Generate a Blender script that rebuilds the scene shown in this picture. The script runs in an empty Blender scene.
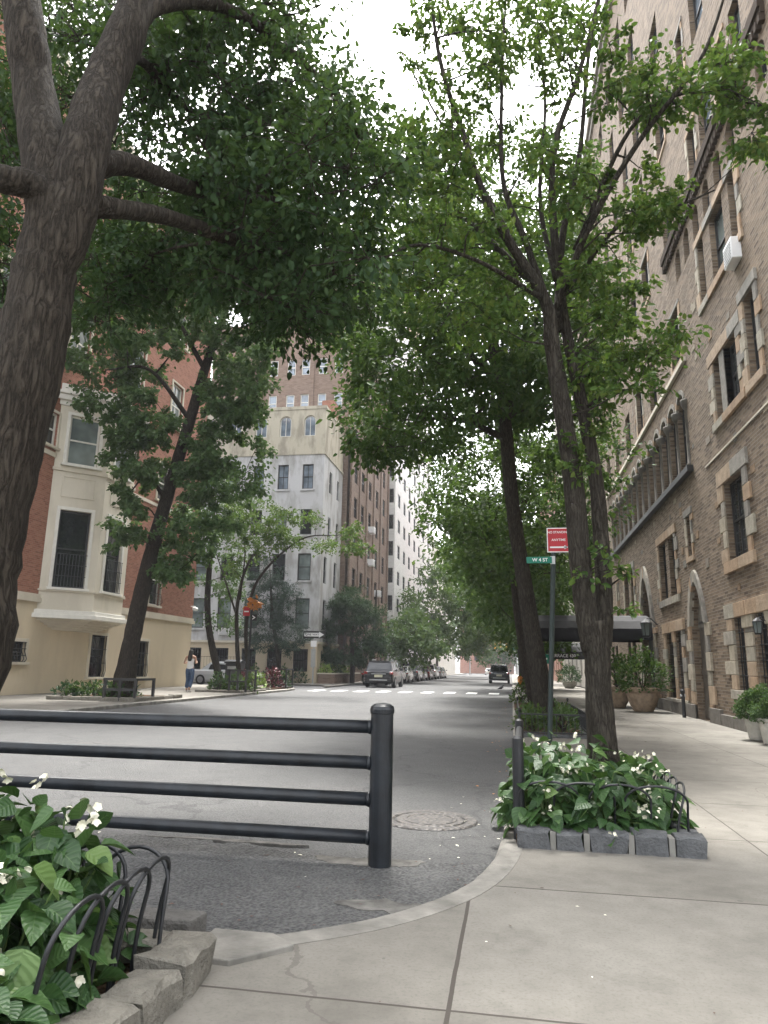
import bpy, math, random
import numpy as np
from mathutils import Vector
RNG = np.random.default_rng(7)
random.seed(7)
SC = bpy.context.scene
COL = SC.collection
PI = math.pi
# ------------------------------------------------------------------ camera model (24 mm phone lens, tilted up)
F, CX, CY, H = 710., 384., 512., 1.30
YAW, PITCH, ROLL = math.radians(10.2078), math.radians(12.3249), math.radians(1.05)
FW = np.array([-math.sin(YAW)*math.cos(PITCH), math.cos(YAW)*math.cos(PITCH), math.sin(PITCH)])
_r0 = np.array([math.cos(YAW), math.sin(YAW), 0.]); _u0 = np.cross(_r0, FW)
RT = _r0*math.cos(ROLL)+_u0*math.sin(ROLL); UP = np.cross(RT, FW)
EYE = np.array([0, 0, H])
def ray(x, y): return FW+RT*(x-CX)/F-UP*(y-CY)/F
def atY(x, y, Y):
    d = ray(x, y); return EYE+d*(Y/d[1])
def atZ(x, y, z=0.):
    d = ray(x, y); return EYE+d*((z-H)/d[2])
# ------------------------------------------------------------------ object helpers
ORG = {}
def tag(o, label=None, cat=None, group=None, kind=None):
    if label: o['label'] = label
    if cat: o['category'] = cat
    if group: o['group'] = group
    if kind: o['kind'] = kind
    return o
def thing(name, label, cat, loc=(0, 0, 0), group=None):
    o = bpy.data.objects.new(name, None); COL.objects.link(o)
    o.location = loc; o.empty_display_size = .2
    ORG[o.name] = np.array(loc, float)
    return tag(o, label, cat, group)
def link(name, me, mat, parent=None):
    o = bpy.data.objects.new(name, me); COL.objects.link(o)
    if mat is not None and len(me.materials) == 0:
        me.materials.append(mat)
    if parent is not None:
        o.parent = parent; ORG[o.name] = ORG[parent.name]
    else: ORG[o.name] = np.zeros(3)
    return o
def mesh_np(name, V, Fq, mat, parent=None, smooth=False, uv=None, origin=None):
    """V (n,3) world; Fq (m,k) constant-size faces"""
    V = np.asarray(V, np.float32)
    org = ORG[parent.name] if parent is not None else (np.zeros(3) if origin is None else np.array(origin))
    me = bpy.data.meshes.new(name)
    m, k = Fq.shape
    me.vertices.add(len(V)); me.vertices.foreach_set('co', (V-org).astype(np.float32).ravel())
    me.loops.add(m*k); me.loops.foreach_set('vertex_index', Fq.astype(np.int32).ravel())
    me.polygons.add(m); me.polygons.foreach_set('loop_start', np.arange(0, m*k, k, dtype=np.int32))
    me.polygons.foreach_set('loop_total', np.full(m, k, np.int32))
    me.polygons.foreach_set('use_smooth', np.full(m, smooth, bool))
    if uv is not None:
        l = me.uv_layers.new(name='UVMap'); l.data.foreach_set('uv', uv[Fq.ravel()].astype(np.float32).ravel())
    me.update(calc_edges=True)
    o = link(name, me, mat, parent)
    if parent is None:
        o.location = org; ORG[o.name] = org
    return o
class MB:
    def __init__(s): s.v = []; s.f = []
    def add(s, vs, fs):
        n = len(s.v); s.v += [tuple(map(float, p)) for p in vs]; s.f += [tuple(i+n for i in q) for q in fs]; return s
    def box(s, x0, x1, y0, y1, z0, z1, P=None):
        vs = [(x, y, z) for z in (z0, z1) for y in (y0, y1) for x in (x0, x1)]
        if P: vs = [P(*p) for p in vs]
        return s.add(vs, [(0, 2, 3, 1), (4, 5, 7, 6), (0, 1, 5, 4), (2, 6, 7, 3), (0, 4, 6, 2), (1, 3, 7, 5)])
    def quad(s, a, b, c, d): return s.add([a, b, c, d], [(0, 1, 2, 3)])
    def bar(s, a, b, w, h=None):
        a, b = Vector(a), Vector(b); d = (b-a).normalized(); h = h or w
        up = Vector((0, 0, 1)) if abs(d.z) < .9 else Vector((0, 1, 0))
        r = d.cross(up).normalized()*w/2; u = r.cross(d).normalized()*h/2
        vs = [p+i*r+j*u for p in (a, b) for i, j in ((-1, -1), (1, -1), (1, 1), (-1, 1))]
        return s.add(vs, [(0, 3, 2, 1), (4, 5, 6, 7), (0, 1, 5, 4), (1, 2, 6, 5), (2, 3, 7, 6), (3, 0, 4, 7)])
    def tube(s, pts, rad, n=8, cap=True):
        pts = [Vector(p) for p in pts]; m = len(pts)
        if not hasattr(rad, '__len__'): rad = [rad]*m
        ref = None; rings = []
        for i, p in enumerate(pts):
            t = (pts[min(i+1, m-1)]-pts[max(i-1, 0)]).normalized()
            if ref is None:
                ref = t.orthogonal().normalized()
            ref = (ref-t*ref.dot(t)).normalized(); b = t.cross(ref)
            rings.append([p+(ref*math.cos(2*PI*k/n)+b*math.sin(2*PI*k/n))*rad[i] for k in range(n)])
        vs = [q for r in rings for q in r]
        fs = [(i*n+k, i*n+(k+1) % n, (i+1)*n+(k+1) % n, (i+1)*n+k) for i in range(m-1) for k in range(n)]
        if cap: fs += [tuple(range(n))[::-1], tuple((m-1)*n+k for k in range(n))]
        return s.add(vs, fs)
    def lathe(s, prof, c=(0, 0, 0), n=24, axis='z', cap=True):
        vs = []
        for r, h in prof:
            for k in range(n):
                a = 2*PI*k/n; x, y = r*math.cos(a), r*math.sin(a)
                p = (x, y, h) if axis == 'z' else ((h, x, y) if axis == 'x' else (x, h, y))
                vs.append((c[0]+p[0], c[1]+p[1], c[2]+p[2]))
        m = len(prof)
        fs = [(i*n+k, i*n+(k+1) % n, (i+1)*n+(k+1) % n, (i+1)*n+k) for i in range(m-1) for k in range(n)]
        if cap: fs += [tuple(range(n))[::-1], tuple((m-1)*n+k for k in range(n))]
        return s.add(vs, fs)
    def prism(s, poly, z0, z1, P=None):
        n = len(poly); vs = [(x, y, z0) for x, y in poly]+[(x, y, z1) for x, y in poly]
        if P: vs = [P(*p) for p in vs]
        return s.add(vs, [tuple(range(n))[::-1], tuple(range(n, 2*n))]+[(i, (i+1) % n, n+(i+1) % n, n+i) for i in range(n)])
    def build(s, name, mat, parent=None, smooth=False, bevel=0, uv=False, jitter=0, origin=None):
        org = ORG[parent.name] if parent is not None else (np.zeros(3) if origin is None else np.array(origin, float))
        V = np.array(s.v, float)
        if jitter: V = V+RNG.normal(0, jitter, V.shape)
        me = bpy.data.meshes.new(name)
        me.from_pydata((V-org).tolist(), [], s.f)
        if smooth: me.polygons.foreach_set('use_smooth', [True]*len(me.polygons))
        if uv:
            me.update(); l = me.uv_layers.new(name='UVMap')
            for p in me.polygons:
                n = p.normal; a = max(range(3), key=lambda i: abs(n[i]))
                nh = math.hypot(n[0], n[1])
                for li in p.loop_indices:
                    c = V[me.loops[li].vertex_index]
                    if a == 2 and nh < .5: l.data[li].uv = (c[0], c[1])
                    else: l.data[li].uv = ((c[0]*-n[1]+c[1]*n[0])/max(nh, 1e-6), c[2])
        me.update()
        o = link(name, me, mat, parent)
        if parent is None and origin is not None:
            o.location = org; ORG[o.name] = org
        if bevel:
            b = o.modifiers.new('bevel', 'BEVEL'); b.width = bevel; b.segments = 2; b.limit_method = 'ANGLE'
        return o
def structure(o): o['kind'] = 'structure'; return o
# ------------------------------------------------------------------ materials
class NT:
    def __init__(s, name):
        s.m = bpy.data.materials.new(name); s.m.use_nodes = True; s.t = s.m.node_tree; s.n = s.t.nodes; s.n.clear()
        s.out = s.n.new('ShaderNodeOutputMaterial')
    def new(s, typ, **kw):
        nd = s.n.new('ShaderNode'+typ)
        for k, v in kw.items():
            if k.startswith('i_'):
                nd.inputs[k[2:].replace('_', ' ')].default_value = v
            else: setattr(nd, k, v)
        return nd
    def l(s, a, b): s.t.links.new(a, b)
    def coord(s, scale=(1, 1, 1), kind='Object', rot=(0, 0, 0)):
        c = s.new('TexCoord'); mp = s.new('Mapping'); mp.inputs['Scale'].default_value = scale; mp.inputs['Rotation'].default_value = rot
        s.l(c.outputs[kind], mp.inputs[0]); return mp.outputs[0]
    def noise(s, vec, scale, detail=4, rough=.55):
        n = s.new('TexNoise'); n.inputs['Scale'].default_value = scale; n.inputs['Detail'].default_value = detail; n.inputs['Roughness'].default_value = rough
        s.l(vec, n.inputs['Vector']); return n.outputs['Fac']
    def ramp(s, fac, stops, interp='LINEAR'):
        r = s.new('ValToRGB'); r.color_ramp.interpolation = interp; e = r.color_ramp.elements
        while len(e) > 1: e.remove(e[0])
        for i, (p, c) in enumerate(stops):
            q = e[0] if i == 0 else e.new(p)
            q.position = p; q.color = (*c, 1) if len(c) == 3 else c
        s.l(fac, r.inputs[0]); return r.outputs['Color']
    def mix(s, fac, a, b, mode='MIX'):
        m = s.new('Mix', data_type='RGBA', blend_type=mode)
        for i, x in ((0, fac), (6, a), (7, b)):
            if isinstance(x, (int, float)): m.inputs[i].default_value = x
            elif isinstance(x, tuple): m.inputs[i].default_value = (*x, 1)
            else: s.l(x, m.inputs[i])
        return m.outputs[2]
    def math(s, op, a, b=0., c=0.):
        m = s.new('Math', operation=op)
        for i, x in enumerate((a, b, c)):
            if isinstance(x, (int, float)): m.inputs[i].default_value = x
            else: s.l(x, m.inputs[i])
        return m.outputs[0]
    def bump(s, h, strength=.3, dist=.02):
        b = s.new('Bump'); b.inputs['Strength'].default_value = strength; b.inputs['Distance'].default_value = dist
        s.l(h, b.inputs['Height']); return b.outputs[0]
    def bsdf(s, col, rough=.8, spec=.3, metal=0, normal=None, **kw):
        p = s.new('BsdfPrincipled')
        for k, x in (('Base Color', col), ('Roughness', rough)):
            if isinstance(x, tuple): p.inputs[k].default_value = (*x, 1)
            elif isinstance(x, (int, float)): p.inputs[k].default_value = x
            else: s.l(x, p.inputs[k])
        p.inputs['Specular IOR Level'].default_value = spec; p.inputs['Metallic'].default_value = metal
        for k, v in kw.items(): p.inputs[k.replace('_', ' ')].default_value = v
        if normal is not None: s.l(normal, p.inputs['Normal'])
        s.l(p.outputs[0], s.out.inputs[0]); return p
    def rnd(s): return s.new('NewGeometry').outputs['Random Per Island']
def plain(name, col, rough=.6, spec=.4, metal=0, var=.12, scale=6, bump=0):
    t = NT(name); v = t.coord(); n = t.noise(v, scale)
    c = t.ramp(n, [(.3, tuple(x*(1-var) for x in col)), (.7, tuple(min(1, x*(1+var)) for x in col))])
    nr = t.bump(t.noise(v, scale*8), bump, .01) if bump else None
    t.bsdf(c, rough, spec, metal, nr); return t.m
def leaf_mat(name, cols, trans=.35, rough=.6, spec=.16):
    t = NT(name); c = t.ramp(t.rnd(), [(i/(len(cols)-1), k) for i, k in enumerate(cols)])
    p = t.bsdf(c, rough, spec)
    tr = t.new('BsdfTranslucent'); mc = t.mix(.5, c, (.10, .16, .02)); t.l(mc, tr.inputs[0])
    mx = t.new('MixShader'); mx.inputs[0].default_value = trans
    t.l(p.outputs[0], mx.inputs[1]); t.l(tr.outputs[0], mx.inputs[2]); t.l(mx.outputs[0], t.out.inputs[0]); return t.m
def bark(name, dark, light, sc=1., pale=(.12, .115, .10)):
    t = NT(name); v = t.coord((24*sc, 24*sc, 4.2*sc)); v2 = t.coord((1, 1, .6)); v3 = t.coord((60*sc, 60*sc, 20*sc))
    n1 = t.new('TexNoise'); n1.inputs['Scale'].default_value = .75; n1.inputs['Detail'].default_value = 5; n1.inputs['Roughness'].default_value = .58; n1.inputs['Distortion'].default_value = .45; t.l(v, n1.inputs['Vector'])
    ridge = t.math('POWER', t.math('MINIMUM', t.math('MULTIPLY', t.math('ABSOLUTE', t.math('SUBTRACT', n1.outputs['Fac'], .5)), 6.5), 1.), .8)
    fine = t.noise(v3, 1., 5, .65)
    h = t.math('ADD', t.math('MULTIPLY', ridge, .75), t.math('MULTIPLY', fine, .5))
    c = t.ramp(h, [(.15, dark), (.5, tuple((a+b)/2 for a, b in zip(dark, light))), (.95, light)])
    c = t.mix(t.math('MULTIPLY', t.ramp(t.noise(v2, 3.2, 6, .65), [(.45, (0, 0, 0)), (.7, (1, 1, 1))]), .35), c, pale)
    t.bsdf(c, .92, .12, normal=t.bump(h, 1., .022)); return t.m
def brick(name, c1, c2, c3, mortar, bw=.22, bh=.075, ms=.012, stain=.25, rough_bump=.5, extra=None):
    t = NT(name); v = t.coord((1, 1, 1), 'UV')
    br = t.new('TexBrick'); br.inputs['Scale'].default_value = 1; br.inputs['Mortar Size'].default_value = ms; br.inputs['Brick Width'].default_value = bw; br.inputs['Row Height'].default_value = bh
    br.inputs['Color1'].default_value = (0, 0, 0, 1); br.inputs['Color2'].default_value = (1, 1, 1, 1); br.inputs['Mortar'].default_value = (.5, .5, .5, 1)
    br.inputs['Mortar Smooth'].default_value = .3; br.inputs['Bias'].default_value = 0
    t.l(v, br.inputs[0])
    n = t.noise(v, .9, 5); n2 = t.noise(v, 14, 3)
    k = t.math('ADD', t.math('MULTIPLY', br.outputs['Color'], .65), t.math('MULTIPLY', n2, .4))
    stops = [(.12, c1), (.45, c2), (.85, c3)]
    if extra: stops.append((.97, extra))
    c = t.ramp(k, stops)
    c = t.mix(br.outputs['Fac'], c, mortar)
    c = t.mix(t.math('MULTIPLY', n, stain*2), c, tuple(x*.55 for x in c2))
    hh = t.math('ADD', t.math('MULTIPLY', br.outputs['Fac'], -1.), t.math('MULTIPLY', n2, .5))
    t.bsdf(c, .9, .2, normal=t.bump(hh, rough_bump, .02)); return t.m
M = {}
def stone_rand(name, cols, scale=5, bump=.5):
    t = NT(name); v = t.coord(); c = t.ramp(t.rnd(), [(i/(len(cols)), k) for i, k in enumerate(cols)], 'CONSTANT')
    n = t.noise(v, scale, 6, .65); c = t.mix(.55, c, t.ramp(n, [(.3, (.25, .25, .25)), (.7, (1, 1, 1))]), 'MULTIPLY')
    c = t.mix(1., c, (1.35, 1.35, 1.35), 'MULTIPLY')
    t.bsdf(c, .85, .25, normal=t.bump(t.noise(v, scale*4, 5), bump, .02)); return t.m
M['quoin'] = stone_rand('quoin_stone', [(.34, .30, .23), (.30, .275, .23), (.33, .235, .155), (.37, .33, .26), (.22, .205, .18), (.35, .265, .185), (.31, .285, .23), (.25, .235, .205)])
M['granite'] = stone_rand('granite_block', [(.12, .122, .124), (.155, .155, .153), (.09, .092, .094), (.14, .138, .133), (.11, .112, .114)], 14, .8)
M['brown_granite'] = stone_rand('brown_granite', [(.135, .125, .105), (.105, .10, .092), (.155, .145, .122), (.17, .172, .175), (.12, .115, .10)], 14, .9)
M['tapestry'] = brick('tapestry_brick', (.08, .058, .043), (.19, .14, .098), (.31, .235, .165), (.24, .205, .16), .28, .075, .012, .22, .9, (.44, .35, .25))
M['redbrick'] = brick('red_brick', (.20, .082, .052), (.275, .115, .075), (.335, .155, .105), (.30, .20, .15), .21, .073, .009, .1, .3)
M['brownbrick'] = brick('brown_brick', (.155, .108, .082), (.20, .14, .107), (.245, .178, .138), (.22, .178, .145), .3, .1, .01, .12, .2)
M['whitebrick'] = brick('white_brick', (.60, .59, .57), (.66, .65, .63), (.72, .71, .69), (.58, .57, .55), .4, .15, .01, .06, .1)
M['yellowbrick'] = brick('yellow_brick', (.42, .34, .22), (.50, .41, .28), (.56, .46, .32), (.48, .40, .30), .4, .15, .01, .08, .1)
M['pinkbrick'] = brick('pink_brick', (.36, .19, .15), (.42, .23, .18), (.46, .27, .21), (.42, .28, .23), .4, .15, .01, .1, .1)
M['palestone'] = brick('pale_ashlar', (.40, .37, .32), (.46, .43, .38), (.50, .47, .42), (.36, .34, .30), .9, .45, .012, .12, .2)
def stucco(name, col, stain, amount=.5, sc=.5, streak=True):
    t = NT(name); v = t.coord((1, 1, .35)); n = t.noise(v, sc, 7, .62); v2 = t.coord()
    f = t.ramp(n, [(.47, (0, 0, 0)), (.60, (1, 1, 1))])
    c = t.mix(t.math('MULTIPLY', f, amount), col, stain)
    c = t.mix(t.math('MULTIPLY', t.noise(v2, 7, 5), .25), c, tuple(x*.75 for x in col))
    t.bsdf(c, .9, .2, normal=t.bump(t.noise(v2, 30, 4), .2, .01)); return t.m
M['greystucco'] = stucco('grey_stucco', (.50, .50, .50), (.26, .25, .225), .8, .9)
M['beigestucco'] = stucco('beige_stucco', (.46, .42, .33), (.25, .225, .175), .85, 1.1)
M['cream'] = stucco('cream_render', (.60, .51, .37), (.46, .39, .285), .5, .5)
M['creamtrim'] = stucco('cream_trim', (.60, .55, .45), (.45, .40, .32), .5, .8)
M['whitetrim'] = plain('white_painted_trim', (.66, .64, .58), .5, .4, var=.06)
M['limestone'] = stucco('limestone', (.64, .59, .49), (.46, .42, .34), .5, .8)
M['iron'] = plain('black_iron', (.012, .013, .015), .45, .5, var=.3, scale=20, bump=.1)
M['darkbrick'] = plain('dark_corbel_brick', (.06, .046, .036), .95, .05)
M['barrier'] = plain('dark_painted_steel', (.010, .0125, .016), .36, .45, var=.5, scale=9, bump=.12)
M['darkwood'] = plain('dark_door_wood', (.10, .088, .072), .6, .4, var=.3, scale=5)
M['darkframe'] = plain('dark_window_frame', (.03, .03, .03), .5, .4)
M['canopy'] = plain('black_canvas', (.018, .018, .02), .75, .3, var=.2, scale=3)
M['sign_white'] = plain('sign_white', (.78, .78, .78), .4, .4, var=.03)
M['sign_red'] = plain('sign_red', (.42, .02, .03), .4, .4, var=.05)
M['sign_green'] = plain('sign_green', (.0, .16, .10), .4, .4, var=.05)
M['sign_black'] = plain('sign_black', (.01, .01, .01), .4, .4, var=.05)
M['polegreen'] = plain('dark_green_pole', (.018, .03, .028), .5, .4)
M['steel'] = plain('galvanised_steel', (.42, .43, .43), .45, .5, .6)
M['terracotta'] = plain('weathered_terracotta', (.30, .225, .155), .85, .2, var=.3, scale=7, bump=.2)
M['paleconcrete'] = plain('pale_cast_stone', (.40, .385, .34), .85, .2, var=.2, scale=9, bump=.2)
M['soil'] = None
def glass(name, col, rough=.04, spec=.9):
    t = NT(name); v = t.coord(); n = t.noise(v, 1.2, 2)
    t.bsdf(t.ramp(n, [(.35, tuple(x*.5 for x in col)), (.65, col)]), rough, spec, normal=t.bump(t.noise(v, .6, 1), .04, .05)); return t.m
M['glass'] = glass('dark_glass', (.022, .026, .027))
M['glass_sky'] = glass('bluish_glass', (.22, .27, .32), .06, 1.)
M['glass_curtain'] = glass('curtained_glass', (.20, .24, .23), .08, .9)
M['leaded'] = None
t = NT('leaded_glass'); v = t.coord((1, 1, 1), 'UV'); br = t.new('TexBrick', offset=0.); br.inputs['Scale'].default_value = 1; br.inputs['Brick Width'].default_value = .16; br.inputs['Row Height'].default_value = .22; br.inputs['Mortar Size'].default_value = .012
br.inputs['Color1'].default_value = (.02, .024, .025, 1); br.inputs['Color2'].default_value = (.05, .06, .06, 1); br.inputs['Mortar'].default_value = (.012, .012, .012, 1); t.l(v, br.inputs[0])
t.bsdf(br.outputs['Color'], t.math('ADD', t.math('MULTIPLY', br.outputs['Fac'], .5), .06), .8); M['leaded'] = t.m
t = NT('mulch_soil'); v = t.coord(); vo = t.new('TexVoronoi'); vo.inputs['Scale'].default_value = 45; t.l(v, vo.inputs['Vector'])
c = t.ramp(t.math('ADD', t.math('MULTIPLY', vo.outputs['Distance'], .8), t.math('MULTIPLY', t.noise(v, 20), .5)), [(.2, (.018, .012, .008)), (.55, (.065, .038, .024)), (.9, (.13, .085, .055))])
t.bsdf(c, .95, .1, normal=t.bump(vo.outputs['Distance'], 1., .03)); M['soil'] = t.m
# asphalt
t = NT('asphalt'); v = t.coord()
big = t.noise(v, .35, 5, .6); mid = t.noise(v, 2.2, 5, .6); fine = t.noise(v, 90, 2, .6)
vo = t.new('TexVoronoi'); vo.inputs['Scale'].default_value = 62; t.l(v, vo.inputs['Vector'])
c = t.ramp(t.math('ADD', t.math('MULTIPLY', big, .55), t.math('MULTIPLY', mid, .45)), [(.3, (.062, .062, .061)), (.5, (.086, .086, .084)), (.72, (.118, .116, .112))])
c = t.mix(t.math('MULTIPLY', t.ramp(fine, [(.55, (0, 0, 0)), (.75, (1, 1, 1))]), .45), c, (.20, .20, .195))
c = t.mix(t.math('MULTIPLY', t.ramp(vo.outputs['Distance'], [(.3, (0, 0, 0)), (.8, (1, 1, 1))]), .6), c, (.035, .035, .035))
ck = t.new('TexVoronoi', feature='DISTANCE_TO_EDGE'); ck.inputs['Scale'].default_value = .33
wv = t.new('VectorMath', operation='ADD'); nn = t.new('TexNoise'); nn.inputs['Scale'].default_value = 1.6; nn.inputs['Detail'].default_value = 6; t.l(v, nn.inputs['Vector']); t.l(v, wv.inputs[0]); t.l(nn.outputs['Color'], wv.inputs[1]); t.l(wv.outputs[0], ck.inputs['Vector'])
crk = t.ramp(ck.outputs['Distance'], [(0., (1, 1, 1)), (.012, (0, 0, 0))])
c = t.mix(t.math('MULTIPLY', crk, t.math('MULTIPLY', big, 1.1)), c, (.03, .03, .03))
hgt = t.math('ADD', t.math('MULTIPLY', fine, .5), t.math('ADD', t.math('MULTIPLY', vo.outputs['Distance'], .6), t.math('MULTIPLY', mid, 1.2)))
t.bsdf(c, .82, .35, normal=t.bump(hgt, .9, .016)); M['asphalt'] = t.m
# concrete pavement with scored joints
t = NT('concrete_paving'); tc = t.new('TexCoord'); v = tc.outputs['Object']; sx = t.new('SeparateXYZ'); t.l(v, sx.inputs[0])
def near_line(val, width):
    return t.math('LESS_THAN', t.math('ABSOLUTE', val), width)
wob = t.math('MULTIPLY', t.math('SUBTRACT', t.noise(v, 3, 3), .5), .012)
X = t.math('ADD', sx.outputs['X'], wob); Y = t.math('ADD', sx.outputs['Y'], wob)
per = t.math('SUBTRACT', t.math('MODULO', t.math('ADD', t.math('SUBTRACT', Y, 4.43), 60*1.56+.78), 1.56), .78)
row = t.math('FLOOR', t.math('DIVIDE', t.math('ADD', t.math('SUBTRACT', Y, 4.43), 60*1.56), 1.56))
jy = near_line(per, .007)
j1 = near_line(t.math('SUBTRACT', X, 1.68), .006); j2 = near_line(t.math('SUBTRACT', X, 3.3), .006)
j3 = t.math('MULTIPLY', near_line(t.math('ADD', X, .25), .009), t.math('LESS_THAN', Y, 4.43))
perx = t.math('SUBTRACT', t.math('MODULO', t.math('ADD', X, 60*1.6), 1.6), .8)
j4 = t.math('MULTIPLY', near_line(perx, .007), t.math('LESS_THAN', X, -2.))
jo = t.math('MAXIMUM', t.math('MAXIMUM', jy, j1), t.math('MAXIMUM', j2, t.math('MAXIMUM', j3, j4)))
colx = t.math('ADD', t.math('GREATER_THAN', X, 1.68), t.math('ADD', t.math('GREATER_THAN', X, 3.3), t.math('GREATER_THAN', X, -.25)))
cmb = t.new('CombineXYZ'); t.l(row, cmb.inputs[0]); t.l(colx, cmb.inputs[1])
wn = t.new('TexWhiteNoise'); t.l(cmb.outputs[0], wn.inputs['Vector'])
big = t.noise(v, .8, 6, .62); fine = t.noise(v, 60, 3, .7); mid = t.noise(v, 6, 5, .6)
c = t.ramp(t.math('ADD', t.math('MULTIPLY', big, .6), t.math('MULTIPLY', mid, .4)), [(.32, (.112, .104, .088)), (.5, (.178, .166, .142)), (.68, (.235, .222, .192))])
c = t.mix(.22, c, t.ramp(wn.outputs['Value'], [(0, (.105, .098, .087)), (1, (.235, .225, .204))]))
c = t.mix(t.math('MULTIPLY', t.ramp(fine, [(.5, (0, 0, 0)), (.75, (1, 1, 1))]), .55), c, (.10, .093, .082))
spot = t.new('TexVoronoi'); spot.inputs['Scale'].default_value = 3.1; t.l(v, spot.inputs['Vector'])
c = t.mix(t.math('MULTIPLY', t.math('LESS_THAN', spot.outputs['Distance'], .045), .55), c, (.09, .085, .075))
blot = t.ramp(t.noise(v, 1.7, 7, .7), [(.56, (0, 0, 0)), (.70, (1, 1, 1))]); c = t.mix(t.math('MULTIPLY', blot, .45), c, (.092, .086, .075))
ck = t.new('TexVoronoi', feature='DISTANCE_TO_EDGE'); ck.inputs['Scale'].default_value = .28; wv = t.new('VectorMath', operation='ADD'); nn = t.new('TexNoise'); nn.inputs['Scale'].default_value = 1.3; nn.inputs['Detail'].default_value = 7; t.l(v, nn.inputs['Vector']); t.l(v, wv.inputs[0]); t.l(nn.outputs['Color'], wv.inputs[1]); t.l(wv.outputs[0], ck.inputs['Vector'])
c = t.mix(t.math('MULTIPLY', t.math('LESS_THAN', ck.outputs['Distance'], .0022), .5), c, (.09, .08, .07))
c = t.mix(jo, c, (.06, .052, .044))
hg = t.math('SUBTRACT', t.math('ADD', t.math('MULTIPLY', fine, .3), t.math('MULTIPLY', mid, .25)), t.math('MULTIPLY', jo, 1.5))
t.bsdf(c, .85, .3, normal=t.bump(hg, .35, .012)); M['paving'] = t.m
M['kerb'] = plain('kerb_stone', (.20, .19, .168), .85, .25, var=.35, scale=5, bump=.5)
M['paint'] = None
M['joint'] = plain('pale_joint', (.19, .183, .165), .9, .2, var=.25)
t = NT('road_paint'); v = t.coord(); n = t.noise(v, 9, 5, .7)
t.bsdf(t.ramp(n, [(.36, (.14, .14, .14)), (.42, (.66, .66, .64))]), .7, .3); M['paint'] = t.m
M['dirt'] = plain('worn_concrete_dirt', (.125, .12, .11), .95, .1, var=.45, scale=9, bump=.6)
M['ground'] = plain('ground_dust', (.14, .135, .125), .95, .1, var=.2, scale=.3)
# ------------------------------------------------------------------ ground, road, pavements
def sheet(name, pts, z0, z1, mat, uv=False):
    return structure(MB().prism(pts, z0, z1).build(name, mat))
structure(MB().quad((-300, -100, -.02), (300, -100, -.02), (300, 420, -.02), (-300, 420, -.02)).build('ground', M['ground']))
curve = [(-.0, 8.5), (-.02, 7.2), (-.07, 6.2), (-.12, 5.26), (-.2, 4.74), (-.31, 4.38), (-.45, 4.1), (-.65, 3.82), (-.87, 3.61), (-1.15, 3.42), (-1.45, 3.33), (-1.76, 3.29), (-2.6, 3.27)]
def cat(pts, n=6):
    P = [np.array(p, float) for p in pts]; P = [2*P[0]-P[1]]+P+[2*P[-1]-P[-2]]; out = []
    for i in range(1, len(P)-2):
        for k in range(n):
            s = k/n; a, b, c_, d = P[i-1:i+3]
            out.append(.5*((2*b)+(c_-a)*s+(2*a-5*b+4*c_-d)*s*s+(-a+3*b-3*c_+d)*s**3))
    out.append(P[-2]); return out
kerbline = [np.array((.0, 182.)), np.array((0., 60.)), np.array((0., 30.)), np.array((0., 14.))]+cat(curve, 4)+[np.array((-6., 3.27)), np.array((-9.5, 3.3))]+cat([(-9.8, 3.35), (-10.5, 3.7), (-11., 4.4), (-11.2, 5.5)], 4)+[np.array((-11.2, 9.)), np.array((-11.25, 20.)), np.array((-11.35, 36.))]+cat([(-11.4, 36.6), (-11.7, 38.5), (-12.6, 39.9), (-14., 40.6), (-15.5, 40.8)], 4)+[np.array((-60., 40.8))]
# road
rd = MB(); nx, ny = 60, 60
structure(MB().quad((-75, 2.5, .0), (.3, 2.5, .0), (.3, 200, .0), (-75, 200, .0)).build('road', M['asphalt']))
structure(MB().quad((-60, 182, .004), (60, 182, .004), (60, 196, .004), (-60, 196, .004)).build('avenue_road', M['asphalt']))
def offset(line, d):
    out = []
    for i, p in enumerate(line):
        a = line[max(i-1, 0)]; b = line[min(i+1, len(line)-1)]; tn = (b-a)/np.linalg.norm(b-a)
        out.append(p+d*np.array((-tn[1], tn[0])))
    return out
KW = .16
inner = offset(kerbline, KW)   # towards pavement
if inner[0][0] < 0: inner = offset(kerbline, -KW)
kb = MB(); n = len(kerbline); vs = []
for a, b in zip(kerbline, inner):
    j = RNG.normal(0, .006, 2)
    vs += [(a[0]+j[0], a[1]+j[1], -.01), (a[0]+j[0]*.5, a[1]+j[1]*.5, .088), (a[0]*.85+b[0]*.15, a[1]*.85+b[1]*.15, .103), (b[0], b[1], .103), (b[0], b[1], .05)]
kb.add(vs, [(i*5+k, i*5+k+1, i*5+k+6, i*5+k+5) for i in range(n-1) for k in range(4)])
structure(kb.build('kerb', M['kerb']))
pav = [tuple(p) for p in inner]+[(-60, 37.7), (-17.45, 37.7), (-17.45, -8), (4.95, -8), (4.95, 182)]
sheet('pavement', pav, -.01, .1, M['paving'])
# far corner pavement by the grey house and along the left side
far = cat([(-60, 46.6), (-15.5, 46.6), (-13.2, 47.0), (-11.9, 48.2), (-11.4, 50.), (-11.3, 53.), (-11.3, 182.)], 4)
far = [p for p in far]
sheet('far_pavement', [tuple(p) for p in far]+[(-26, 182), (-26, 60), (-60, 60)], -.01, .1, M['paving'])
fi = offset(far, .16); kb = MB(); vs = []
for a, b in zip(far, fi): vs += [(a[0], a[1], -.01), (a[0], a[1], .095), (b[0], b[1], .105), (b[0], b[1], .05)]
kb.add(vs, [(i*4+k, i*4+k+1, i*4+k+5, i*4+k+4) for i in range(len(far)-1) for k in range(3)]); structure(kb.build('far_kerb', M['kerb']))
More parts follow.
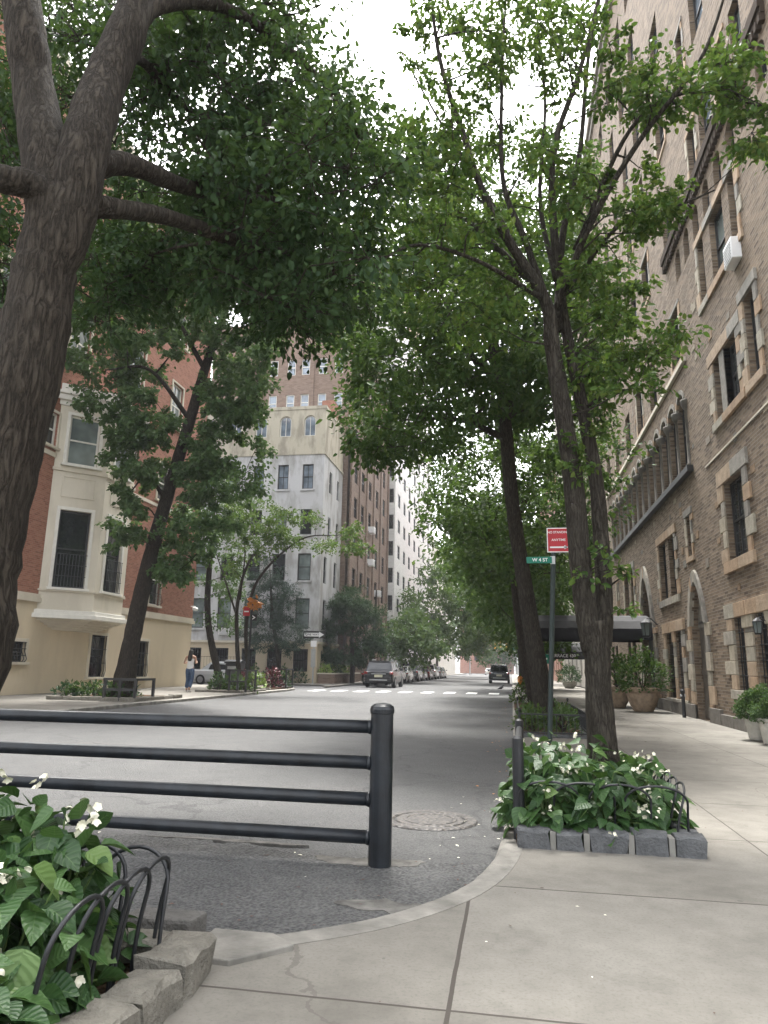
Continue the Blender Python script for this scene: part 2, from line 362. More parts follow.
# pedestrian crossing
mk = MB()
for i in range(9):
    x0 = -10.7+i*1.18; mk.box(x0, x0+.55, 37.4+.33*i*.6, 39.6+.33*i*.6, .002, .006)
structure(mk.build('crosswalk_marking', M['paint']))
t = NT('coarse_asphalt'); v = t.coord(); vo = t.new('TexVoronoi'); vo.inputs['Scale'].default_value = 48; t.l(v, vo.inputs['Vector']); mid = t.noise(v, 2.5, 6, .65); fine = t.noise(v, 70, 3, .6)
c = t.ramp(t.math('ADD', t.math('MULTIPLY', vo.outputs['Distance'], .55), t.math('MULTIPLY', mid, .6)), [(.3, (.04, .04, .04)), (.55, (.088, .088, .086)), (.8, (.125, .123, .119))])
c = t.mix(t.math('MULTIPLY', t.ramp(fine, [(.58, (0, 0, 0)), (.72, (1, 1, 1))]), .4), c, (.20, .20, .195))
t.bsdf(c, .85, .35, normal=t.bump(t.math('ADD', t.math('ADD', vo.outputs['Distance'], t.math('MULTIPLY', fine, .4)), t.math('MULTIPLY', mid, 2.)), 1., .02)); M['coarse'] = t.m
ed = [(x, 5.3+.16*math.sin(x*1.7)+RNG.normal(0, .045)) for x in np.arange(-.15, -9.5, -.07)]
structure(MB().prism([(-9.6, 3.15), (-.02, 3.15), (-.02, 5.1)]+ed, .001, .016).build('asphalt_patch', M['coarse']))
hole = []
def blob(cx, cy, rx, ry, n=22, rough=.2):
    ph = RNG.uniform(0, 6.28, 4)
    return [(cx+rx*math.cos(a)*(1+rough*math.sin(3*a+ph[0])+rough*.6*math.sin(5*a+ph[1])+RNG.normal(0, .05)), cy+ry*math.sin(a)*(1+rough*math.sin(2*a+ph[2])+rough*.6*math.sin(6*a+ph[3])+RNG.normal(0, .05))) for a in np.linspace(0, 2*PI, n, endpoint=False)]
structure(MB().prism(blob(-.96, 5.08, .36, .13, 44, .3), .001, .0205).build('worn_patch', M['dirt']))
structure(MB().prism(blob(-.68, 4.2, .24, .13, 44, .35), .001, .0215).build('worn_patch', M['dirt']))
structure(MB().prism(blob(-2.1, 5.42, .5, .05, 40, .4), .001, .0195).build('worn_patch', M['dirt']))
# manhole
t = NT('cast_iron'); v = t.coord(); vo = t.new('TexVoronoi'); vo.inputs['Scale'].default_value = 26; t.l(v, vo.inputs['Vector'])
t.bsdf(t.ramp(vo.outputs['Distance'], [(.2, (.10, .09, .08)), (.6, (.055, .052, .05))]), .6, .4, .3, normal=t.bump(vo.outputs['Distance'], 1., .01)); M['cast'] = t.m
mh = thing('manhole_cover', 'round studded iron manhole cover sunk in the asphalt beside the barrier post', 'manhole cover', (-.73, 6.6, 0))
MB().lathe([(.0, .012), (.29, .012), (.30, .006)], (-.73, 6.6, 0), 40, cap=False).build('lid', M['cast'], mh)
MB().lathe([(.315, .004), (.33, .014), (.40, .014), (.415, .004)], (-.73, 6.6, 0), 40, cap=False).build('ring', M['cast'], mh)
MB().lathe([(.2, .0125), (.205, .017), (.23, .017), (.235, .0125)], (-.73, 6.6, 0), 40, cap=False).build('rib_ring', M['cast'], mh)
# ------------------------------------------------------------------ trees
def smooth_path(pts, rad, step):
    P = cat(pts, 8); R_ = [r[0] for r in cat([(r, 0) for r in rad], 8)]
    return P, R_
LEAF6 = None
def leaves(P, D, Nn, L, W, shape=6):
    """P base, D dir, Nn normal, L length (n,), W width"""
    n = len(P); S = np.cross(D, Nn); S /= np.linalg.norm(S, axis=1, keepdims=True)+1e-9
    Nn = np.cross(S, D); L = L[:, None]; W = W[:, None]
    if shape == 4:
        V = np.stack([P, P+D*L*.5+S*W*.5+Nn*W*.12, P+D*L, P+D*L*.5-S*W*.5+Nn*W*.12], 1).reshape(-1, 3)
        Fq = (np.arange(n)[:, None]*4+np.array([0, 1, 2, 3])).reshape(-1, 4)
    else:
        droop = -np.array([0, 0, 1.])*L*.12
        V = np.stack([P, P+D*L*.28+S*W*.46+Nn*W*.16, P+D*L*.68+S*W*.40+Nn*W*.1+droop*.5, P+D*L+droop, P+D*L*.68-S*W*.40+Nn*W*.1+droop*.5, P+D*L*.28-S*W*.46+Nn*W*.16], 1).reshape(-1, 3)
        Fq = (np.arange(n)[:, None, None]*6+np.array([[0, 1, 2, 3], [0, 3, 4, 5]])).reshape(-1, 4)
    return V, Fq
def unit(a): return a/(np.linalg.norm(a, axis=-1, keepdims=True)+1e-9)
def in_poly(x, y, poly):
    c = False; j = len(poly)-1
    for i in range(len(poly)):
        xi, yi = poly[i]; xj, yj = poly[j]
        if (yi > y) != (yj > y) and x < (xj-xi)*(y-yi)/(yj-yi)+xi: c = not c
        j = i
    return c
def region(poly, n, y0, y1, r, dens=1., holes=()):
    xs = [p[0] for p in poly]; ys = [p[1] for p in poly]; out = []; tries = 0
    while len(out) < n and tries < n*60:
        tries += 1
        x = RNG.uniform(min(xs), max(xs)); y = RNG.uniform(min(ys), max(ys))
        if not in_poly(x, y, poly): continue
        if any((x-h[0])**2+(y-h[1])**2 < h[2]**2 for h in holes): continue
        out.append((atY(x, y, RNG.uniform(y0, y1)), r*RNG.uniform(.7, 1.25), dens))
    return out
def grow(name, label, cat_, paths, clumps, nl, lsize, bark_m, leaf_m, group=None, shape=6, near=False, flat=.7, twig_r=.012, droop=.35, wratio=.62, base=None, sides=8):
    base = np.array(paths[0][0][0]) if base is None else np.array(base)
    root = thing(name, label, cat_, tuple(base), group)
    tb = MB(); sk = []; skr = []
    for pts, rad in paths:
        P, R_ = smooth_path(pts, rad, .2)
        rr = [r*(1+RNG.normal(0, .025)) for r in R_]
        tb.tube(P, rr, sides if max(rad) > .06 else 6)
        sk += [np.array(p) for p in P]; skr += R_
    SK = np.array(sk); SR = np.array(skr)
    todo = sorted(clumps, key=lambda c: float(np.min(np.linalg.norm(SK-c[0], axis=1))))
    AP, AD, AL = [], [], []
    for c, r, dens in todo:
        d = np.linalg.norm(SK-c, axis=1)+np.maximum(0, SK[:, 2]-c[2]+.1)*1.2+.25*(SR < .01)
        i = int(np.argmin(d)); s = SK[i]; ln = np.linalg.norm(c-s)
        if ln > .12:
            m = max(3, min(9, int(ln/.25))); tt = np.linspace(0, 1, m)[:, None]
            side = RNG.normal(0, .07, 3)*ln
            pth = s+(c-s)*tt+np.sin(tt*PI)*(side+np.array([0, 0, .08*ln]))
            r0 = max(min(SR[i]*.6, twig_r+.010*ln), twig_r*.6); rad = np.linspace(r0, twig_r*.45, m)
            tb.tube(pth, list(rad), 5 if near else 4, cap=False)
            SK = np.vstack([SK, pth[1:]]); SR = np.concatenate([SR, rad[1:]])
        k = max(3, int(RNG.integers(5, 9))); n = int(nl*dens*RNG.uniform(.75, 1.25))
        dirs = RNG.normal(0, 1, (k, 3)); dirs[:, 2] *= flat; dirs = unit(dirs)*np.array([1, 1, flat])
        if near:
            for q in dirs: tb.tube([c, c+q*r*.5+np.array([0, 0, .03*r]), c+q*r*.95], [twig_r*.4, twig_r*.3, twig_r*.15], 3, cap=False)
        j = RNG.integers(0, k, n); tpos = RNG.uniform(.12, 1.05, n)**.8
        p = c+dirs[j]*r*tpos[:, None]+RNG.normal(0, .13*r, (n, 3))
        AP.append(p); AD.append(unit(dirs[j]*.7+RNG.normal(0, .6, (n, 3))+np.array([0, 0, -droop])))
    tb.build('trunk', bark_m, root, smooth=True)
    if AP:
        P = np.vstack(AP); D = np.vstack(AD); n = len(P)
        Nn = unit(RNG.normal(0, .55, (n, 3))+np.array([0, 0, 1.]))
        L = lsize*RNG.uniform(.65, 1.25, n)
        V, Fq = leaves(P, D, Nn, L, L*wratio*RNG.uniform(.85, 1.15, n), shape)
        mesh_np('crown', V, Fq, leaf_m, root)
    return root
M['bark1'] = bark('dark_furrowed_bark', (.013, .0105, .0085), (.062, .052, .041), 1.6, pale=(.05, .045, .037))
M['bark2'] = bark('grey_bark', (.016, .0135, .011), (.072, .063, .051), 1.7, pale=(.062, .058, .047))
M['leafA'] = leaf_mat('leaf_deep_green', [(.014, .034, .014), (.023, .049, .020), (.032, .063, .025), (.046, .08, .03)], .28)
M['leafB'] = leaf_mat('leaf_fresh_green', [(.035, .075, .018), (.055, .105, .025), (.075, .125, .03), (.10, .13, .03)], .35)
M['leafC'] = leaf_mat('leaf_street_green', [(.028, .06, .018), (.042, .086, .025), (.058, .105, .03), (.08, .122, .034)], .34)
M['leafG'] = leaf_mat('leaf_ginkgo_green', [(.045, .09, .035), (.072, .125, .048), (.10, .155, .062)], .32)
M['leafBlue'] = leaf_mat('needle_blue_green', [(.035, .06, .045), (.05, .08, .06), (.07, .10, .08)], .15)
M['leafYew'] = leaf_mat('needle_dark_green', [(.015, .04, .018), (.025, .06, .025), (.04, .08, .032)], .15)
def pxpath(l, y): # [(px,py,Y or None)], list -> world
    return [atY(a, b, (c if c else y)) for a, b, c in l]
# --- big tree at the near left
b0 = np.array((-3.45, 3.0, .1))
f1 = atY(82, 195, 3.25)
T1 = [([b0, atY(-62, 700, 3.06), atY(-26, 560, 3.12), atY(2, 450, 3.16), atY(32, 345, 3.2), atY(46, 265, 3.24), atY(60, 210, 3.27), atY(68, 170, 3.3), atY(72, 140, 3.3)], [.34, .25, .215, .195, .178, .165, .155, .10, .03]),
      ([atY(44, 285, 3.2), atY(52, 225, 3.22), atY(46, 160, 3.25), atY(34, 90, 3.3), atY(24, 20, 3.3), atY(8, -80, 3.4), atY(-40, -300, 3.6)], [.09, .135, .135, .125, .12, .10, .05]),
      ([atY(48, 285, 3.2), atY(68, 225, 3.24), atY(84, 150, 3.3), atY(106, 80, 3.5), atY(134, 10, 3.7), atY(155, -100, 4.0), atY(200, -330, 4.6)], [.09, .14, .14, .13, .12, .10, .05]),
      ([atY(75, 205, 3.3), atY(110, 208, 3.5), atY(170, 218, 4.1), atY(250, 245, 4.8), atY(320, 260, 5.8)], [.09, .065, .055, .045, .02]),
      ([atY(84, 165, 3.3), atY(130, 165, 3.7), atY(190, 188, 4.3), atY(260, 200, 5.2), atY(340, 200, 6.4)], [.09, .07, .055, .045, .02]),
      ([atY(55, 205, 3.2), atY(30, 185, 3.1), atY(0, 178, 3.0), atY(-70, 150, 2.9)], [.10, .08, .075, .05]),
      ([atY(125, 40, 3.6), atY(160, 5, 3.9), atY(230, 10, 4.6), atY(300, 60, 5.6), atY(350, 110, 6.8)], [.08, .06, .045, .035, .015]),
      ([atY(112, 70, 3.5), atY(140, 60, 4.2), atY(190, 110, 5.2), atY(250, 130, 6.2)], [.06, .04, .03, .012])]
H1 = [(178, 140, 20), (205, 95, 14), (190, 160, 17), (92, 75, 20), (345, 40, 42), (75, 120, 12), (85, 30, 22)]
c1 = region([(130, -20), (308, -20), (318, 55), (355, 95), (405, 140), (400, 190), (370, 260), (320, 300), (240, 300), (190, 255), (190, 200), (135, 130)], 150, 4.2, 9., .42, 1., H1)
c1 += region([(120, -10), (330, -10), (320, 90), (240, 160), (140, 170)], 60, 4.4, 7., .3, .6, H1)
c1 += region([(215, 90), (330, 100), (385, 150), (360, 240), (290, 270), (230, 250)], 50, 4.6, 8.5, .45, 1., [(195, 150, 20)])
c1 += region([(85, 225), (250, 260), (370, 250), (360, 330), (300, 335), (230, 300), (130, 300), (105, 350), (75, 300)], 105, 4.8, 8.6, .5, .9)
c1 += region([(0, 0), (150, 0), (125, 150), (60, 160), (0, 160)], 60, 4.5, 8, .45, .75, [(88, 75, 26), (95, 130, 20)])
c1 += region([(-120, 120), (30, 120), (35, 280), (-20, 420), (-120, 420)], 22, 4.2, 7.5, .5, .9)
c1 += region([(95, 165), (240, 165), (240, 265), (85, 275)], 30, 5., 8.5, .42, .9, [(190, 150, 22)])
c1 += region([(-70, 40), (40, 40), (30, 250), (0, 420), (-70, 420)], 60, 4.4, 8., .45, .9)
c1 += region([(-260, -300), (330, -300), (300, -40), (-260, -40)], 60, 4., 8, .65, .8)
grow('shade_tree', 'massive dark-barked tree leaning over the near left flower bed', 'tree', T1, c1, 150, .066, M['bark1'], M['leafA'], near=True, droop=.5, sides=20, twig_r=.012)
# --- forked tree in the near right bed
yA = 6.9
bA = np.array((.80, 6.9, .12))
TA = [([bA, atY(599, 700, yA), atY(597, 655, yA), atY(592, 622, yA)], [.155, .12, .118, .135]),
      ([atY(594, 650, yA), atY(586, 610, 6.86), atY(580, 560, 6.85), atY(573, 480, 6.85), atY(561, 400, 6.85), atY(552, 345, 6.85), atY(545, 300, 6.8), atY(505, 235, 6.6), atY(482, 190, 6.5), atY(465, 140, 6.3), atY(440, 60, 6.1), atY(428, -30, 6.)], [.115, .102, .1, .095, .085, .078, .06, .045, .036, .03, .022, .012]),
      ([atY(601, 645, 6.95), atY(604, 605, 7.), atY(601, 540, 7.06), atY(596, 480, 7.1), atY(583, 410, 7.1), atY(570, 350, 7.1), atY(560, 290, 7.1), atY(552, 200, 7.1), atY(556, 140, 7.1), atY(580, 70, 7.2), atY(603, -20, 7.3)], [.10, .084, .076, .07, .062, .056, .05, .04, .034, .028, .016]),
      ([atY(551, 320, 6.85), atY(532, 283, 7.2), atY(471, 222, 7.6), atY(445, 200, 7.8), atY(425, 178, 8.)], [.05, .04, .03, .024, .015]),
      ([atY(558, 330, 7.), atY(562, 240, 7.3), atY(580, 150, 7.5), atY(588, 60, 7.6), atY(600, 0, 7.7)], [.05, .04, .03, .024, .014]),
      ([atY(556, 310, 6.9), atY(590, 225, 6.6), atY(640, 140, 6.2), atY(700, 60, 5.9), atY(730, -20, 5.7)], [.042, .034, .026, .018, .010]),
      ([atY(548, 305, 6.85), atY(525, 240, 6.9), atY(503, 180, 7.), atY(502, 80, 7.), atY(506, -10, 7.)], [.042, .034, .028, .02, .012]),
      ([atY(575, 250, 6.8), atY(630, 130, 6.4), atY(690, 92, 6.1), atY(768, 108, 5.8)], [.03, .022, .016, .010]),
      ([atY(568, 290, 7.), atY(620, 225, 7.), atY(680, 205, 6.9), atY(715, 190, 6.8)], [.03, .02, .014, .008]),
      ([atY(545, 300, 6.8), atY(480, 262, 6.2), atY(420, 245, 5.8), atY(380, 260, 5.5)], [.032, .022, .016, .009]),
      ([atY(556, 280, 7.), atY(540, 200, 7.4), atY(545, 100, 7.7), atY(535, 0, 7.9)], [.03, .024, .018, .01]),
      ([atY(530, 275, 6.8), atY(490, 200, 6.9), atY(445, 130, 7.1), atY(400, 50, 7.3)], [.028, .02, .014, .008])]
cA = region([(640, 50), (768, 60), (768, 165), (690, 125), (640, 120)], 20, 5.6, 6.6, .27, 1.)
cA += region([(600, 40), (660, 60), (650, 130), (600, 120)], 9, 6., 7., .24, 1.)
cA += region([(610, 150), (700, 190), (690, 225), (640, 240), (590, 190)], 14, 6.2, 7.2, .24, 1.)
cA += region([(580, 220), (660, 260), (640, 330), (700, 330), (620, 420), (580, 420)], 30, 6.4, 7.6, .26, 1.)
cA += region([(395, 0), (600, 0), (570, 90), (500, 130), (460, 120), (410, 70)], 52, 5.8, 8.2, .28, .8, [(370, 40, 30)])
cA += region([(390, 110), (480, 130), (480, 230), (400, 220)], 28, 5.6, 8.2, .28, .85)
cA += region([(480, 130), (600, 130), (590, 290), (480, 250)], 20, 6.2, 8.4, .26, .75)
cA += region([(330, 200), (500, 240), (540, 330), (430, 330), (340, 290)], 34, 6.2, 8.6, .34, 1.)
cA += region([(585, 545), (625, 545), (630, 640), (590, 645)], 6, 6.6, 6.8, .12, .2)
cA += region([(560, 410), (625, 400), (610, 470), (570, 480)], 6, 6.7, 7.2, .2, .5)
cA += region([(380, -260), (800, -260), (800, -30), (380, -30)], 26, 5.6, 7.8, .3, .7)
grow('forked_tree', 'slim tree forking low into two stems above the near right flower bed', 'tree', TA, cA, 115, .066, M['bark2'], M['leafB'], near=True, sides=14, twig_r=.008, droop=.25)
# --- leaning tree, next right bed
TB = [([(.72, 16., .1), atY(527, 600, 16.), atY(512, 500, 15.9), atY(503, 400, 15.7), atY(490, 330, 15.6), atY(470, 270, 15.4), atY(440, 220, 15)], [.24, .18, .16, .145, .12, .08, .03]),
      ([atY(505, 420, 15.8), atY(530, 340, 16.2), atY(550, 270, 16.8)], [.11, .08, .03]), ([atY(500, 380, 15.7), atY(450, 340, 15.2), atY(395, 300, 14.5)], [.10, .06, .02]), ([atY(508, 440, 15.8), atY(460, 420, 15.2), atY(400, 420, 14.4)], [.09, .05, .02])]
cB = region([(360, 270), (420, 215), (520, 215), (600, 240), (612, 330), (595, 420), (545, 410), (480, 430), (440, 450), (375, 470), (345, 455), (365, 380), (340, 330)], 260, 11.5, 20., .75, 1.)
cB += region([(400, 140), (600, 150), (600, 240), (390, 240)], 50, 13., 20., .7, .8)
grow('street_tree', 'tall grey-trunked tree leaning towards the road in the second right bed behind the green pole', 'tree', TB, cB, 190, .125, M['bark2'], M['leafC'], 'street trees along the right kerb', shape=6, sides=12, twig_r=.02)
TB2 = [([(.75, 24., .1), atY(520, 620, 24), atY(512, 540, 24), atY(500, 440, 23.5), atY(490, 380, 23)], [.23, .18, .16, .12, .05]), ([atY(512, 540, 24), atY(540, 460, 24.5), atY(570, 420, 25)], [.12, .08, .03])]
cB2 = region([(420, 430), (520, 400), (612, 430), (600, 545), (560, 590), (520, 570), (480, 560), (425, 520)], 150, 19., 29., .9, 1.)
grow('street_tree', 'third tree along the right kerb, its dark trunk just left of the leaning grey one', 'tree', TB2, cB2, 170, .16, M['bark1'], M['leafC'], 'street trees along the right kerb', shape=4, twig_r=.025)
for k, (Y, poly, n, lab) in enumerate([(33., [(445, 500), (560, 480), (560, 640), (530, 640), (480, 590), (440, 550)], 70, 'bushy green tree behind the canopied entrance, its low boughs over the right kerb'),
                               (46., [(440, 545), (560, 540), (556, 655), (520, 640), (470, 600)], 60, 'mid-distance tree on the right kerb with a crown hanging above the dark parked car'),
                               (66., [(455, 575), (540, 560), (545, 655), (512, 650), (480, 625)], 50, 'far tree on the right kerb whose crown closes the end of the tree row')]):
    c = region(poly, int(n*1.5), Y-5, Y+5, 1.0+.012*Y, 1.)
    b = np.array((.8, Y, .1)); grow('street_tree', lab, 'tree', [([b, b+(0., 0, 2.), b+(-.3, 0, 4.), b+(-.8, 0, 6.5)], [.26, .2, .17, .08])], c, 140, .19+.002*Y, M['bark1'], M['leafC'], 'street trees along the right kerb', shape=4, twig_r=.03)
# --- left leaning tree in front of the brick house
b2 = np.array((-12.75, 22.4, .1))
T2 = [([b2, atY(128, 660, 22.4), atY(140, 600, 22.5), atY(152, 550, 22.6), atY(172, 480, 22.8), atY(190, 420, 23), atY(203, 375, 23), atY(218, 330, 23.1), atY(238, 270, 23.2), atY(250, 220, 23.3)], [.46, .31, .275, .25, .22, .20, .17, .14, .10, .05]),
      ([atY(165, 500, 22.7), atY(148, 475, 22), atY(132, 490, 21.6)], [.09, .05, .02]), ([atY(190, 420, 23), atY(150, 370, 22), atY(105, 370, 21.2)], [.10, .06, .02]), ([atY(175, 480, 22.9), atY(215, 470, 23.5), atY(245, 480, 24)], [.10, .06, .02]), ([atY(205, 370, 23), atY(170, 310, 22), atY(130, 290, 21)], [.10, .06, .02])]
c2 = region([(100, 290), (235, 255), (275, 310), (272, 400), (225, 440), (205, 405), (185, 330), (150, 400), (135, 430), (110, 395), (80, 398), (85, 370), (120, 345)], 105, 20.5, 25., .62, 1., [(150, 355, 14), (172, 370, 12)])
c2 += region([(110, 410), (150, 415), (158, 450), (140, 480), (134, 548), (116, 540), (120, 470)], 16, 20.8, 22.6, .5, 1.)
c2 += region([(98, 395), (165, 395), (168, 455), (142, 550), (112, 546), (104, 470)], 22, 20.8, 23., .5, 1.)
c2 += region([(198, 430), (262, 400), (258, 470), (235, 520), (205, 560), (165, 585), (160, 550), (180, 500)], 62, 21.5, 24.5, .6, 1.)
c2 += region([(72, 300), (130, 290), (165, 380), (140, 425), (110, 420), (66, 402)], 30, 20.5, 24., .5, .8)
c2 += region([(120, 180), (280, 180), (300, 270), (110, 290)], 46, 20.5, 25.5, .75, 1.)
grow('leaning_tree', 'leaning dark-trunked tree rising in front of the red brick house', 'tree', T2, c2, 230, .135, M['bark1'], M['leafG'], shape=6, sides=14, twig_r=.02, wratio=.85)
# --- corner trees on the left pavement
b = np.array(atZ(240, 691, .1)); yc = b[1]
TC = [([b, atY(237, 640, yc), atY(238, 600, yc), atY(250, 560, yc), atY(275, 535, yc)], [.13, .10, .09, .06, .02]), ([atY(238, 620, yc), atY(225, 580, yc), atY(215, 550, yc)], [.06, .04, .02]), ([b+(.35, .5, 0), atY(246, 630, yc), atY(258, 580, yc), atY(300, 540, yc), atY(340, 535, yc)], [.11, .09, .07, .04, .015]), ([atY(240, 600, yc), atY(245, 550, yc), atY(240, 520, yc)], [.05, .03, .015])]
cC = region([(198, 520), (225, 500), (262, 500), (330, 515), (366, 535), (364, 552), (310, 552), (262, 565), (215, 572)], 58, yc-2, yc+2, .6, .9)
grow('corner_tree', 'small multi-stemmed tree with a wide flat crown beside the litter bin', 'tree', TC, cC, 130, .15, M['bark1'], M['leafB'], shape=4, twig_r=.014)
bd = np.array((-15.0, 36.2, .1)); Yd = 36.2
TD = [([bd, atY(208, 620, Yd), atY(210, 560, Yd), atY(215, 500, Yd)], [.22, .18, .15, .06])]
cD = region([(193, 470), (240, 470), (245, 600), (232, 635), (196, 610)], 40, Yd-1.5, Yd+3, .8, .9)
grow('slender_tree', 'straight dark tree just past the brick house corner, behind the walking woman', 'tree', TD, cD, 140, .18, M['bark1'], M['leafG'], shape=4, twig_r=.02)
# --- conifers by the grey house
Ys = 48.3; bs = np.array(atY(281, 684, Ys)); bs[2] = .1
cS = region([(240, 640), (250, 590), (262, 560), (275, 555), (290, 580), (308, 640), (290, 655), (262, 650)], 75, Ys-1.2, Ys+1.2, .6, 1.)
grow('blue_conifer', 'hazy blue-green conifer in front of the grey house windows', 'tree', [([bs, atY(277, 650, Ys), atY(272, 610, Ys), atY(270, 570, Ys)], [.16, .14, .1, .03])], cS, 230, .22, M['bark1'], M['leafBlue'], shape=4, wratio=.22, droop=.1, twig_r=.015)
Yy = 53.; by = np.array(atY(352, 682, Yy)); by[2] = .1
cY = region([(305, 640), (318, 612), (335, 596), (352, 588), (372, 598), (383, 620), (383, 650), (365, 665), (335, 668), (312, 658)], 110, Yy-1.6, Yy+1.8, .75, 1.)
grow('yew_tree', 'broad dark yew against the side of the grey house near the parked cars', 'tree', [([by, by+(0, 0, 1.5), by+(-.1, 0, 3.2), by+(.1, 0, 5)], [.2, .17, .12, .04])], cY, 330, .28, M['bark1'], M['leafYew'], shape=4, wratio=.2, droop=.0, twig_r=.02)
# --- far left street trees
for Y, poly, n, lm, lab in [(63., [(385, 655), (395, 620), (420, 610), (445, 630), (450, 655), (420, 662)], 40, 'leafC', 'loose-crowned tree beyond the yew, over the nearest parked cars'),
                            (80., [(405, 620), (425, 560), (455, 555), (478, 590), (470, 640), (430, 650)], 60, 'leafC', 'taller leafy tree with light crown before the white tower'),
                            (98., [(425, 640), (435, 590), (470, 570), (492, 600), (490, 645), (460, 655)], 55, 'leafC', 'tree over the middle of the parked car row'),
                            (120., [(445, 650), (455, 615), (480, 600), (497, 625), (490, 655), (465, 660)], 45, 'leafG', 'tree over the far end of the parked car row'),
                            (200., [(478, 655), (485, 635), (500, 628), (520, 640), (530, 660), (500, 664)], 45, 'leafB', 'distant tree closing the street beyond the traffic lights')]:
    x = -12.2 if Y < 150 else -2.; b = np.array((x, Y, .1))
    c = region(poly, n, Y-4, Y+4, .016*Y+.3, 1.)
    grow('distant_tree', lab, 'tree', [([b, b+(0, 0, 2.5), b+(.2, 0, 5), b+(.3, 0, 8)], [.25, .2, .15, .06])], c, 130, .16+.0028*Y, M['bark1'], M[lm], 'trees along the far left kerb' if Y < 150 else None, shape=4, twig_r=.03)
# ------------------------------------------------------------------ buildings
class Wall:
    """flat wall: O origin, U horizontal unit, N outward unit normal"""
    def __init__(s, O, U, N): s.O, s.U, s.N = (np.array(a, float) for a in (O, U, N))
    def __call__(s, u, w, z): return tuple(s.O+s.U*u+s.N*w+np.array((0, 0, z)))
def arch_pts(u0, u1, zs, z1, kind, K=12):
    c = (u0+u1)/2; h = (u1-u0)/2; R_ = z1-zs; out = []
    for i in range(K+1):
        if kind == 'round':
            a = PI-PI*i/K; out.append((c+h*math.cos(a), zs+R_*math.sin(a)))
        else:
            x = -1+2*i/K; y = (1-abs(x)**1.7)**.8 if abs(x) < 1 else 0
            out.append((c+h*x, zs+R_*y))
    return out
def facade(name, W, u0, u1, z0, z1, holes, mat, parent, depth=.25):
    """wall face with real openings; holes: (u0,u1,z0,z1[,kind,rise])"""
    us = sorted({round(x, 4) for x in [u0, u1]+[h[i] for h in holes for i in (0, 1)] if u0 <= x <= u1})
    zs = sorted({round(x, 4) for x in [z0, z1]+[h[i] for h in holes for i in (2, 3)] if z0 <= x <= z1})
    # merge: build rows
    m = MB()
    for j in range(len(zs)-1):
        za, zb = zs[j], zs[j+1]; zc = (za+zb)/2; start = None
        for i in range(len(us)-1):
            uc = (us[i]+us[i+1])/2
            solid = not any(h[0] < uc < h[1] and h[2] < zc < h[3] for h in holes)
            if solid and start is None: start = us[i]
            if (not solid or i == len(us)-2) and start is not None:
                e = us[i+1] if solid else us[i]
                m.quad(W(start, 0, za), W(e, 0, za), W(e, 0, zb), W(start, 0, zb)); start = None
    for h in holes:
        a, b, c, d = h[:4]; kind = h[4] if len(h) > 4 else None
        if kind:
            zs_ = d-h[5]; pts = arch_pts(a, b, zs_, d, kind)
            for (x0, y0), (x1, y1) in zip(pts[:-1], pts[1:]):
                m.quad(W(x0, 0, y0), W(x1, 0, y1), W(x1, 0, d+.0001), W(x0, 0, d+.0001))
                m.quad(W(x0, 0, y0), W(x0, -depth, y0), W(x1, -depth, y1), W(x1, 0, y1))
            d2 = zs_
        else:
            d2 = d; m.quad(W(a, 0, d), W(a, -depth, d), W(b, -depth, d), W(b, 0, d))
        m.quad(W(a, 0, c), W(b, 0, c), W(b, -depth, c), W(a, -depth, c))
        m.quad(W(a, 0, c), W(a, -depth, c), W(a, -depth, d2), W(a, 0, d2)); m.quad(W(b, 0, c), W(b, 0, d2), W(b, -depth, d2), W(b, -depth, c))
    return m.build(name, mat, parent, uv=True)
def window(W, parent, h, depth=.22, frame='whitetrim', gl='glass', fw=.06, style='sash', name='window', cols=1):
    a, b, c, d = h[:4]; kind = h[4] if len(h) > 4 else None; w = -depth+.03
    fr = MB()
    P = lambda u, ww, z: W(u, ww, z)
    e = .004
    fr.box(a+e, a+fw, w, w+.06, c+e, d-e if not kind else d-h[5], P); fr.box(b-fw, b-e, w, w+.06, c+e, d-e if not kind else d-h[5], P)
    fr.box(a+fw, b-fw, w, w+.058, c+e, c+fw, P)
    if not kind: fr.box(a+fw, b-fw, w, w+.058, d-fw, d-e, P)
    else:
        pts = arch_pts(a+fw*.5, b-fw*.5, d-h[5], d-fw*.5, kind)
        fr.tube([P(x, w+.03, y) for x, y in pts], fw*.5, 4)
    zm = (c+d)/2 if not kind else c+(d-c)*.52
    if style == 'sash': fr.box(a+fw, b-fw, w+.01, w+.056, zm-.03, zm+.03, P)
    if style == 'cross':
        fr.box(a+fw, b-fw, w+.01, w+.056, zm-.025, zm+.025, P)
    for k in range(1, cols):
        u = a+(b-a)*k/cols; fr.box(u-.02, u+.02, w+.012, w+.05, c+fw, (d-fw if not kind else d-h[5]*.3), P)
    f = fr.build(name, M[frame], parent)
    g = MB()
    if kind:
        pts = arch_pts(a+.01, b-.01, d-h[5], d-.01, kind)
        for (x0, y0), (x1, y1) in zip(pts[:-1], pts[1:]): g.quad(P(x0, w+.015, c), P(x1, w+.015, c), P(x1, w+.015, y1), P(x0, w+.015, y0))
    else: g.quad(P(a, w+.015, c), P(b, w+.015, c), P(b, w+.015, d), P(a, w+.015, d))
    g.build('pane', M[gl], f, uv=True)
    return f
